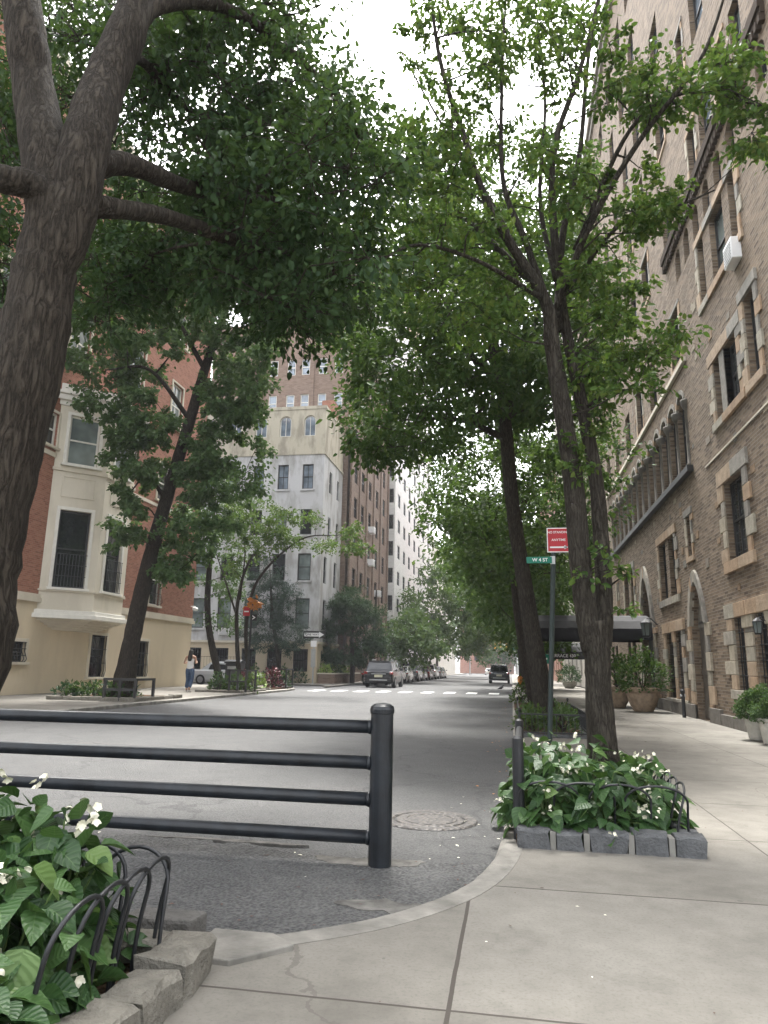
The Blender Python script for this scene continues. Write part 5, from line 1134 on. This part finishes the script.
block_row(L2, (-13.6, 29.9), (-11.6, 29.9), .1, .2, .1, 4, M['brown_granite']); block_row(L2, (-11.5, 29.9), (-11.5, 33.2), .1, .2, .1, 5, M['brown_granite']); soil(L2, [(-13.6, 30), (-11.6, 30), (-11.6, 33.3), (-13.6, 33.3)], .09, .16)
for k in range(9): bush('bed_shrub', 'small mixed shrub in the planted corner bed', 'shrub', (-13.4+.22*k, 30.4+RNG.uniform(0, 1.4), .14), .38, .4, .6+RNG.uniform(-.15, .25), 130, .15, M[('leafC', 'leafG', 'leafYew', 'leafB')[k % 4]], 'shrubs of the corner bed')
bench_guard('square black guard at the front of the planted corner bed', (-12.05, 29.95, .12), .75, .95)
L3 = thing('tree_bed', 'corner bed of dark red and lime plants behind the litter bin', 'planting bed', (-12.4, 36, .1)); soil(L3, [(-13.6, 34.6), (-11.75, 34.6), (-11.75, 38.), (-13.2, 38.)], .09, .16); block_row(L3, (-13.6, 34.5), (-11.75, 34.5), .1, .2, .1, 4, M['brown_granite'])
for x, y, mt, lab, h in [(-13.3, 35.2, 'red_leaf', 'dark red foliage plant left of the lime plant in the corner bed', .8), (-12.65, 35.0, 'lime_leaf', 'bright lime-green leafy plant between red plants in the corner bed', .75), (-12.3, 36.4, 'red_leaf', 'dark red foliage plant right of the lime plant in the corner bed', .95), (-12.2, 37.3, 'leafYew', 'dark green shrub at the back of the red and lime corner bed', .8)]:
    bush('foliage_plant', lab, 'plant', (x, y, .14), .5, .5, h, 320, .16, M[mt])
bench_guard('square black guard at the right of the red and lime corner bed', (-12.5, 37.0, .12), .75, 1.0)
# litter bin
lb_ = atZ(262, 684.5, .1); bx, byy = -14.6, 37.0
BN = thing('litter_bin', 'dark grey solar litter bin behind the corner bed', 'litter bin', (bx, byy, .1))
MB().box(bx-.42, bx+.42, byy-.4, byy+.4, .1, 1.35).build('body', plain('bin_grey', (.05, .052, .055), .5), BN, bevel=.04)
MB().prism([(byy-.46, 1.352), (byy+.46, 1.352), (byy+.46, 1.42), (byy-.2, 1.55), (byy-.46, 1.45)], bx-.46, bx+.46, lambda y, z, x: (x, y, z)).build('hood', M['iron'], BN); MB().box(bx-.28, bx+.28, byy-.43, byy-.405, 1.05, 1.2).build('chute_handle', M['steel'], BN)
# sign post with red and arrow signs, flowers on top
yq = 31.4; pb = atZ(246, 692, .1); yq = pb[1]
PT = thing('signal_post', 'slim black post with small signs between the corner trees', 'post', tuple(pb)); tp = atY(252.5, 604, yq)
MB().tube([pb, tp], .05, 8).build('shaft', M['iron'], PT)
c = atY(246.5, 611.5, yq-.1); MB().box(c[0]-.16, c[0]+.16, c[1], c[1]+.02, c[2]-.2, c[2]+.2).build('red_sign', M['sign_red'], PT); MB().box(c[0]-.11, c[0]+.11, c[1]-.01, c[1]-.002, c[2]-.03, c[2]+.03).build('white_bar', M['sign_white'], PT)
c = atY(253.5, 617.5, yq-.1); MB().box(c[0]-.14, c[0]+.16, c[1], c[1]+.02, c[2]-.14, c[2]+.14).build('black_sign', M['sign_black'], PT); MB().prism([(c[0]-.05, c[2]+.1), (c[0]+.1, c[2]), (c[0]-.05, c[2]-.1), (c[0]-.05, c[2]-.05), (c[0]+.02, c[2]), (c[0]-.05, c[2]+.05)], c[1]-.01, c[1]-.002, lambda x, z, y: (x, y, z)).build('arrow', M['sign_white'], PT)
c = atY(254, 603.5, yq); fb = thing('hanging_blossom', 'orange blossom clump at the top of the black corner post', 'flowers', tuple(c)); flower_cluster(fb, c, 60, .13, M['orange_petal'])
# one-way sign on the far corner
ow = np.array((-13.05, 46.9, .1)); c = np.array((-13.05, 46.82, 3.35))
OW = thing('one_way_sign', 'black and white one-way arrow sign on a pole at the far corner', 'sign', tuple(ow)); MB().tube([ow, (ow[0], ow[1], 3.6)], .05, 8).build('pole', M['steel'], OW)
MB().box(c[0]-.75, c[0]+.75, c[1]-.02, c[1], c[2]-.24, c[2]+.24).build('plate', M['sign_black'], OW)
MB().prism([(c[0]-.68, c[2]+.12), (c[0]+.35, c[2]+.12), (c[0]+.35, c[2]+.2), (c[0]+.7, c[2]), (c[0]+.35, c[2]-.2), (c[0]+.35, c[2]-.12), (c[0]-.68, c[2]-.12)], c[1]-.03, c[1]-.022, lambda x, z, y: (x, y, z)).build('arrow', M['sign_white'], OW)
text('lettering', 'ONE WAY', .2, (c[0]-.12, c[1]-.034, c[2]), rx, M['sign_black'], OW)
MB().box(c[0]-.15, c[0]+.15, c[1]-.02, c[1], 1.2, 2.4).build('lower_plate', M['steel'], OW); MB().box(c[0]-.2, c[0]+.2, c[1]-.02, c[1], 2.55, 2.95).build('upper_plate', M['sign_white'], OW)
# brick planter wall + iron fence before the grey house
PW = thing('planter_wall', 'low brick planter wall round the yew by the grey house', 'wall', (-13, 51, .1)); m = MB(); m.box(-13.4, -12.2, 49.4, 49.7, .1, .75); m.box(-12.5, -12.2, 49.7, 58, .1, .75); m.build('brick_wall', M['brownbrick'], PW, uv=True); m = MB(); m.box(-13.45, -12.15, 49.35, 49.75, .75, .83); m.box(-12.55, -12.15, 49.75, 58, .75, .83); m.build('coping', M['creamtrim'], PW)
for k in range(5): bush('wall_shrub', 'pale green shrub growing along the low brick planter wall', 'shrub', (-13.1+.1*k, 50.2+1.2*k, .6), .5, .6, .8, 160, .2, M[('lime_leaf', 'leafB', 'leafG')[k % 3]], 'shrubs along the planter wall')
for k in range(7): bush('hedge_shrub', 'dark green shrub at the foot of the grey house front', 'shrub', (-21.5+1.15*k, 49., .1), .6, .5, .9+.3*(k % 2), 180, .2, M[('leafYew', 'leafC')[k % 2]], 'shrubs before the grey house')
lowrail('tall spiked black iron fence by the side street pavement', [(-26.5, 48.3), (-18.5, 48.3)], 1.9, .1, .22)
# traffic lights far away
YA = 182.
def signal(label, x, y, arm, z=6.):
    r = thing('traffic_light', label, 'traffic light', (x, y, .1), 'traffic lights at the far avenue')
    m = MB(); m.tube([(x, y, .1), (x, y, z+.8)], .14, 8); m.tube([(x, y, z+.3), (x+arm, y, z+.9)], .09, 6); m.build('mast', M['steel'], r)
    yl = plain('signal_yellow', (.55, .30, .03), .5)
    for k in (.45, .95):
        p = (x+arm*k, y, z+.5*k); MB().box(p[0]-.3, p[0]+.3, y-.25, y+.25, p[2]-.75, p[2]+.75).build('signal_head', yl, r, bevel=.05)
    MB().box(x+arm*.12, x+arm*.42, y-.04, y, z-.45, z+.15).build('street_name_plate', M['sign_green'], r)
signal('traffic light mast at the far end on the left, with a green name plate', -8.5, 150, 6.5)
signal('traffic light mast at the far end on the right, half hidden by trees', 1.2, 165, -5.)
# parking sign on the left far pavement
r = thing('parking_sign', 'small white sign on a thin pole by the brown tower', 'sign', (-11.8, 57, .1)); MB().tube([(-11.8, 57, .1), (-11.8, 57, 3.2)], .04, 6).build('pole', M['steel'], r); MB().box(-12.1, -11.5, 56.93, 56.96, 2.6, 3.2).build('plate', M['sign_white'], r)
# pigeon
c = atZ(501, 692, 0.); r = thing('pigeon', 'small grey pigeon standing on the crosswalk', 'bird', (c[0], c[1], 0))
m = MB(); x, y = c[0], c[1]; m.tube([(x-.2, y, .16), (x-.1, y, .2), (x, y, .24), (x+.08, y, .3), (x+.11, y, .38), (x+.15, y, .40), (x+.2, y, .39)], [.015, .05, .085, .07, .04, .042, .008], 10); m.build('body', plain('pigeon_grey', (.12, .12, .13), .7), r, smooth=True)
for k in (-.03, .03): MB().tube([(x+.01, y+k, .18), (x+.01, y+k, .0), (x+.06, y+k, .005)], .008, 5).build('leg', M['terracotta'], r)
# ------------------------------------------------------------------ vehicles
def car_paint(name, col, metal=.0):
    t = NT(name); v = t.coord(); t.bsdf(t.ramp(t.noise(v, 3, 3), [(.3, tuple(x*.92 for x in col)), (.7, col)]), .25, .5, metal, Coat_Weight=.6, Coat_Roughness=.06); return t.m
M['tail'] = plain('tail_lamp_red', (.25, .015, .015), .2, .6); M['headlamp'] = plain('headlamp_glass', (.6, .6, .6), .1, .8); M['tyre'] = plain('tyre_rubber', (.02, .02, .02), .8); M['rim'] = plain('wheel_rim', (.35, .35, .36), .35, .5, .7); M['bumper'] = plain('bumper_plastic', (.02, .02, .022), .6); M['plate'] = plain('number_plate', (.62, .60, .45), .5)
def car(label, loc, rot, col, kind='suv', metal=.3, lights=True, group='cars parked along the left kerb', cat_='car', paint_name='car_paint'):
    L, Wd, Hh = {'suv': (4.7, 1.92, 1.72), 'sedan': (4.6, 1.82, 1.45), 'hatch': (4.2, 1.8, 1.52)}[kind]
    r = thing('parked_car', label, cat_, (0, 0, 0), group); pm = car_paint(paint_name, col, metal); hw = Wd/2
    zb = .26 if kind == 'suv' else .2; belt = .62*Hh if kind != 'sedan' else .64*Hh; hood = belt*.94
    # lower body stations along y: 0 = tail, L = nose
    trunk = belt if kind != 'sedan' else belt*1.0
    st = [(0., .45, trunk*.80, .86), (.04, zb+.08, trunk*.93, .95), (.18, zb, trunk, 1.), (.9, zb, belt, 1.), (L*.5, zb, belt, 1.), (L*.7, zb, belt*.99, 1.), (L*.76, zb, hood*.97, .995), (L*.93, zb, hood*.88, .95), (L*.985, zb+.1, hood*.74, .86), (L, .42, hood*.62, .78)]
    sec = lambda y, a, b, w: [(-hw*w*.93, y, a), (-hw*w, y, a+.12), (-hw*w, y, a+(b-a)*.62), (-hw*w*.95, y, b-.03), (-hw*w*.86, y, b), (hw*w*.86, y, b), (hw*w*.95, y, b-.03), (hw*w, y, a+(b-a)*.62), (hw*w, y, a+.12), (hw*w*.93, y, a)]
    m = MB(); vs = [p for s in st for p in sec(*s)]; n = 10
    m.add(vs, [(i*n+k, i*n+(k+1) % n, (i+1)*n+(k+1) % n, (i+1)*n+k) for i in range(len(st)-1) for k in range(n)]+[tuple(range(n)), tuple((len(st)-1)*n+k for k in range(n))[::-1]])
    body = m.build('body', pm, r, smooth=False, bevel=.02)
    # cabin
    if kind == 'suv': cs = [(.12, 0.), (.42, .96), (.9, 1.), (L*.48, 1.), (L*.56, .93), (L*.73, 0.)]
    elif kind == 'hatch': cs = [(.1, 0.), (.6, .92), (1.1, 1.), (L*.48, 1.), (L*.56, .93), (L*.74, 0.)]
    else: cs = [(.75, 0.), (1.35, .9), (1.8, 1.), (L*.5, 1.), (L*.57, .92), (L*.73, 0.)]
    zt = lambda f: belt-.02+(Hh-belt+.02)*f; wt = lambda f: hw*(.90-.16*f)
    m = MB(); vs = []
    for y, f in cs: vs += [(-hw*.9, y, belt-.03), (-wt(f), y, zt(f)-.04*(f > 0)), (-wt(f)*.9, y, zt(f)), (wt(f)*.9, y, zt(f)), (wt(f), y, zt(f)-.04*(f > 0)), (hw*.9, y, belt-.03)]
    n = 6; m.add(vs, [(i*n+k, i*n+k+1, (i+1)*n+k+1, (i+1)*n+k) for i in range(len(cs)-1) for k in range(5)])
    m.build('cabin', pm, r)
    # glass set just proud of the cabin
    def gl(name, pts): MB().add(pts, [tuple(range(len(pts)))]).build(name, M['glass'], r)
    (y0, f0), (y1, f1) = cs[0], cs[1]; e = .012
    lerp = lambda a, b, s: a+(b-a)*s
    def slope(ya, fa, yb, fb, s, wsc, dy): f = lerp(fa, fb, s); return [(-wt(f)*wsc, lerp(ya, yb, s)+dy, zt(f)+e), (wt(f)*wsc, lerp(ya, yb, s)+dy, zt(f)+e)]
    a = slope(y0, f0, y1, f1, .16, .86, -e); b = slope(y0, f0, y1, f1, .86, .86, -e); gl('rear_window', [a[0], a[1], b[1], b[0]])
    (y0, f0), (y1, f1) = cs[-1], cs[-2]; a = slope(y0, f0, y1, f1, .12, .88, e); b = slope(y0, f0, y1, f1, .9, .86, e); gl('windscreen', [a[0], a[1], b[1], b[0]])
    ys = [cs[1][0]+.12, cs[1][0]+.95, L*.4, L*.4+.06, L*.62]
    for sgn in (-1, 1):
        for ya, yb, ta, tb in ((cs[1][0]-.02, cs[2][0]+.12, .75, .8), (cs[2][0]+.2, L*.395, .8, .8), (L*.41, L*.58, .8, .72)):
            q = lambda y, s: (sgn*(hw*.9+(wt(1)-hw*.9)*s+e), y, belt-.03+(zt(1)-.04-belt+.03)*s)
            gl('side_window', [q(ya, .12), q(yb, .12), q(yb-.04, tb), q(ya+.1, ta)])
    for yw in (.85, L-.88):
        for sgn in (-1, 1):
            R_ = .36 if kind == 'suv' else .32; c = (sgn*(hw-.10), yw, R_)
            MB().lathe([(R_+.05, -.06), (R_+.05, .105), (R_-.02, .112)], (sgn*(hw-.10) if sgn > 0 else sgn*(hw-.10), yw, R_+.02), 20, 'x').build('wheel_arch', M['bumper'], r) if False else None
            w = MB().lathe([(R_*.7, -.1), (R_*.97, -.1), (R_, -.06), (R_, .08), (R_*.97, .115), (R_*.66, .12)], c if sgn > 0 else (c[0], c[1], c[2]), 20, 'x').build('wheel', M['tyre'], r)
            d = .125*sgn; MB().lathe([(0, d), (R_*.3, d), (R_*.62, d*.96), (R_*.66, d*.7)], c, 14, 'x', cap=False).build('rim', M['rim'], w)
    if kind == 'suv':
        for sgn in (-1, 1): MB().tube([(sgn*hw*.66, 1., Hh+.04), (sgn*hw*.66, L*.5, Hh+.05)], .02, 6).build('roof_rail', M['steel'], r)
        MB().box(-hw*.68, hw*.68, .3, .5, Hh-.09, Hh-.03).build('spoiler', pm, r, bevel=.01)
    for sgn in (-1, 1):
        MB().box(sgn*hw*.93-.16 if sgn > 0 else -hw*.93-.05, sgn*hw*.93+.05 if sgn > 0 else -hw*.93+.16, -.03, .26, belt*.80, belt*.94).build('tail_light', M['tail'], r, bevel=.02)
        MB().box(sgn*hw*.68-.2, sgn*hw*.68+.2, L*.965, L*.99, hood*.62, hood*.76).build('headlight', M['headlamp'], r, bevel=.02)
        MB().box(sgn*(hw+.09)-.1, sgn*(hw+.09)+.1, L*.62, L*.66, belt+.02, belt+.18).build('mirror', pm, r, bevel=.03)
    MB().box(-hw*.9, hw*.9, -.05, .1, zb+.08, zb+.3).build('rear_bumper', M['bumper'] if kind == 'suv' else pm, r, bevel=.03)
    MB().box(-hw*.84, hw*.84, L-.12, L+.04, zb+.06, zb+.28).build('front_bumper', M['bumper'], r, bevel=.03)
    MB().box(-.26, .26, -.052, -.02, belt*.62, belt*.62+.16).build('number_plate', M['plate'], r)
    MB().box(-hw*.5, hw*.5, -.03, -.012, belt*.80, belt*.84).build('chrome_strip', M['steel'], r)
    if kind == 'suv': MB().box(-hw*.6, hw*.6, -.07, -.052, zb+.2, zb+.27).build('bumper_trim', M['steel'], r)
    r.location = loc; r.rotation_euler = (0, 0, rot); return r
rowc = [('near black SUV heading the row of cars parked at the left kerb', (.012, .013, .018), 'suv'), ('black sedan tucked in behind the near black SUV', (.015, .015, .017), 'sedan'), ('silver SUV with tall red tail lamp, third in the left row', (.42, .43, .44), 'suv'), ('white sedan parked after the silver SUV', (.62, .62, .61), 'sedan'), ('dark grey SUV just beyond the white sedan', (.06, .06, .065), 'suv'), ('dark blue sedan in the middle of the far parked row', (.03, .04, .06), 'sedan'), ('maroon hatchback toward the far end of the parked row', (.12, .02, .02), 'hatch'), ('white SUV near the far end of the parked row', (.6, .6, .6), 'suv'), ('grey hatchback two from the end of the parked row', (.2, .2, .21), 'hatch'), ('last pale sedan at the end of the parked row', (.5, .5, .48), 'sedan')]
y = 46.
for lab, col, kd in rowc:
    car(lab, (-8.45 if y < 50 else -9.75+RNG.uniform(-.1, .1)-.0, y, 0), 0 if y > 50 else -.0, col, kd); y += 5.6
car('dark SUV parked alone at the right kerb in front of the tree row', (-1.2, 69, 0), 0, (.03, .032, .036), 'suv', group=None)
car('pale white car crossing at the far avenue', (-5.2, 168, 0), 0, (.62, .60, .57), 'hatch', group=None)
car('white car parked on the side street behind the corner trees', (-20.5, 44.8, 0), PI/2+PI, (.62, .63, .63), 'sedan', group=None)
# ------------------------------------------------------------------ walking woman, seen from behind
def skin_mesh(name, joints, edges, mat, parent, sub=2):
    me = bpy.data.meshes.new(name); org = ORG[parent.name]
    me.from_pydata([tuple(np.array(j[:3])) for j in joints], edges, []); o = link(name, me, mat, parent)
    o.modifiers.new('skin', 'SKIN'); me.skin_vertices.new() if not me.skin_vertices else None
    for v, j in zip(me.skin_vertices[0].data, joints):
        q = j[3]; v.radius = (q, j[4] if len(j) > 4 else q)
    me.skin_vertices[0].data[0].use_root = True
    s = o.modifiers.new('subdivision', 'SUBSURF'); s.levels = s.render_levels = sub
    for p in me.polygons: p.use_smooth = True
    return o
pc = atZ(188.5, 692, .1)
PW_ = thing('person', 'woman seen from behind in a white tank top and blue jeans, long dark hair', 'person', (pc[0], pc[1], .1))
M['skin'] = plain('skin', (.42, .25, .18), .6, .3, var=.05); M['hair'] = plain('dark_hair', (.015, .011, .009), .5, .4, var=.3, scale=20); M['denim'] = plain('blue_denim', (.06, .095, .165), .85, .2, var=.2, scale=9); M['tank'] = plain('white_cotton', (.74, .74, .76), .8, .2, var=.05); M['shoe'] = plain('white_shoe', (.5, .48, .45), .6)
J = [(0, 0, .93, .13, .10), (0, 0, 1.12, .115, .085), (0, .01, 1.30, .15, .09), (0, .01, 1.40, .10, .07), (0, .0, 1.47, .048), (0, .02, 1.55, .075, .085), (0, .025, 1.63, .07, .08),
     (-.10, 0, .86, .085), (-.105, .10, .48, .058), (-.11, .02, .09, .04), (-.115, .14, .04, .038), (.10, 0, .86, .085), (.10, -.02, .48, .058), (.10, -.22, .14, .04), (.105, -.12, .05, .038),
     (-.19, .0, 1.37, .048), (-.25, -.05, 1.12, .038), (-.2, .16, 1.16, .03), (-.16, .24, 1.2, .025), (.19, .0, 1.37, .048), (.25, -.05, 1.12, .038), (.2, .16, 1.16, .03), (.16, .24, 1.2, .025)]
Ed = [(0, 1), (1, 2), (2, 3), (3, 4), (4, 5), (5, 6), (0, 7), (7, 8), (8, 9), (9, 10), (0, 11), (11, 12), (12, 13), (13, 14), (3, 15), (15, 16), (16, 17), (17, 18), (3, 19), (19, 20), (20, 21), (21, 22)]
for wi, sg in ((18, -1), (22, 1)):
    wx, wy, wz = J[wi][:3]
    for q in range(5):
        a = len(J); J.append((wx-sg*(.02+.012*q), wy+.045-.006*abs(q-2)+(-.03 if q == 0 else 0), wz+.03-.018*q, .010)); J.append((wx-sg*(.05+.008*q), wy+.055+(-.03 if q == 0 else 0), wz+.035-.018*q, .008)); Ed += [(wi, a), (a, a+1)]
a = len(J); J.append((0, .125, 1.575, .016)); Ed.append((5, a))
skin_mesh('body', J, Ed, M['skin'], PW_)
for sg in (-1, 1): MB().lathe([(0, -.012), (.010, -.006), (.012, 0), (.010, .006), (0, .012)], (sg*.032, .105, 1.605+ORG[PW_.name][2]*0), 10).build('eye', M['sign_black'], None) if False else None
skin_mesh('jeans', [(0, 0, 1.0, .145, .115), (0, 0, .90, .16, .13), (-.10, 0, .80, .108), (-.105, .10, .48, .085), (-.11, .025, .13, .095), (.10, 0, .80, .108), (.10, -.02, .48, .085), (.10, -.20, .17, .09)], [(0, 1), (1, 2), (2, 3), (3, 4), (1, 5), (5, 6), (6, 7)], M['denim'], PW_)
skin_mesh('tank_top', [(0, 0, .86, .172, .142), (0, 0, .98, .158, .125), (0, 0, 1.12, .128, .098), (0, .01, 1.29, .162, .105), (0, .01, 1.36, .12, .085)], [(0, 1), (1, 2), (2, 3), (3, 4)], M['tank'], PW_)
skin_mesh('hair', [(0, .0, 1.66, .085, .09), (0, -.02, 1.58, .105, .09), (0, -.06, 1.46, .10, .05), (0, -.10, 1.32, .11, .035), (0, -.105, 1.2, .07, .025)], [(0, 1), (1, 2), (2, 3), (3, 4)], M['hair'], PW_)
for sx_, j in ((-1, (-.115, .1, .14)), (1, (.105, -.14, .17))): skin_mesh('shoe', [(j[0], j[1]-.10, .05, .045), (j[0], j[1]+.1, .045, .042)], [(0, 1)], M['shoe'], PW_, 1)
for sx_ in (-1, 1):
    for q in range(5): MB().tube([(sx_*.16, .25, 1.2), (sx_*(.13-.012*q), .30+.01*q, 1.19+.018*q), (sx_*(.10-.005*q), .31, 1.2+.018*q)], [.011, .009, .007], 6).build('finger', M['skin'], None) if False else None
PW_.scale = (1.08, 1.08, 1.08)
# ------------------------------------------------------------------ light, sky, camera
w = bpy.data.worlds.new('World'); SC.world = w; w.use_nodes = True; nt = w.node_tree; nt.nodes.clear()
sky = nt.nodes.new('ShaderNodeTexSky'); sky.sky_type = 'NISHITA'; sky.sun_disc = False
EL, AZ = math.radians(66), math.radians(-8)   # azimuth from +Y, negative towards -X
sky.sun_elevation = EL; sky.sun_rotation = AZ; sky.dust_density = 4; sky.air_density = 1.; sky.ozone_density = 1
hs = nt.nodes.new('ShaderNodeHueSaturation'); hs.inputs['Saturation'].default_value = .16; hs.inputs['Value'].default_value = 1.0
bg = nt.nodes.new('ShaderNodeBackground'); bg.inputs['Strength'].default_value = .15; ou = nt.nodes.new('ShaderNodeOutputWorld')
nt.links.new(sky.outputs[0], hs.inputs['Color']); nt.links.new(hs.outputs[0], bg.inputs[0]); nt.links.new(bg.outputs[0], ou.inputs[0])
sl = bpy.data.lights.new('sun', 'SUN'); sl.energy = 1.4; sl.angle = math.radians(11); sl.color = (1., .97, .92); so = bpy.data.objects.new('sun', sl); COL.objects.link(so)
sd = Vector((math.sin(AZ)*math.cos(EL), math.cos(AZ)*math.cos(EL), math.sin(EL))); so.rotation_euler = sd.to_track_quat('Z', 'Y').to_euler()
cam = bpy.data.cameras.new('camera'); co = bpy.data.objects.new('camera', cam); COL.objects.link(co)
cam.sensor_fit = 'VERTICAL'; cam.sensor_height = 1024*24/710; cam.sensor_width = cam.sensor_height; cam.lens = 24; cam.clip_start = .05; cam.clip_end = 2000
from mathutils import Matrix
mt = Matrix(((RT[0], UP[0], -FW[0], 0), (RT[1], UP[1], -FW[1], 0), (RT[2], UP[2], -FW[2], H), (0, 0, 0, 1))); co.matrix_world = mt
SC.camera = co
SC.view_settings.view_transform = 'Standard'; SC.view_settings.look = 'None'; SC.view_settings.exposure = 2.6; SC.view_settings.gamma = 1
SC.cycles.max_bounces = 7; SC.cycles.transparent_max_bounces = 4; SC.cycles.use_denoising = True

hz = MB().box(-320, 320, -120, 440, -1.1, 80).build('haze', None); tag(hz, 'thin pale haze filling the whole street', 'haze', kind='stuff')
hm = bpy.data.materials.new('haze_air'); hm.use_nodes = True; hn = hm.node_tree; hn.nodes.clear(); ho = hn.nodes.new('ShaderNodeOutputMaterial'); hv = hn.nodes.new('ShaderNodeVolumePrincipled')
hv.inputs['Color'].default_value = (.93, .95, 1., 1); hv.inputs['Density'].default_value = .0005; hn.links.new(hv.outputs[0], ho.inputs['Volume']); hz.data.materials.append(hm)
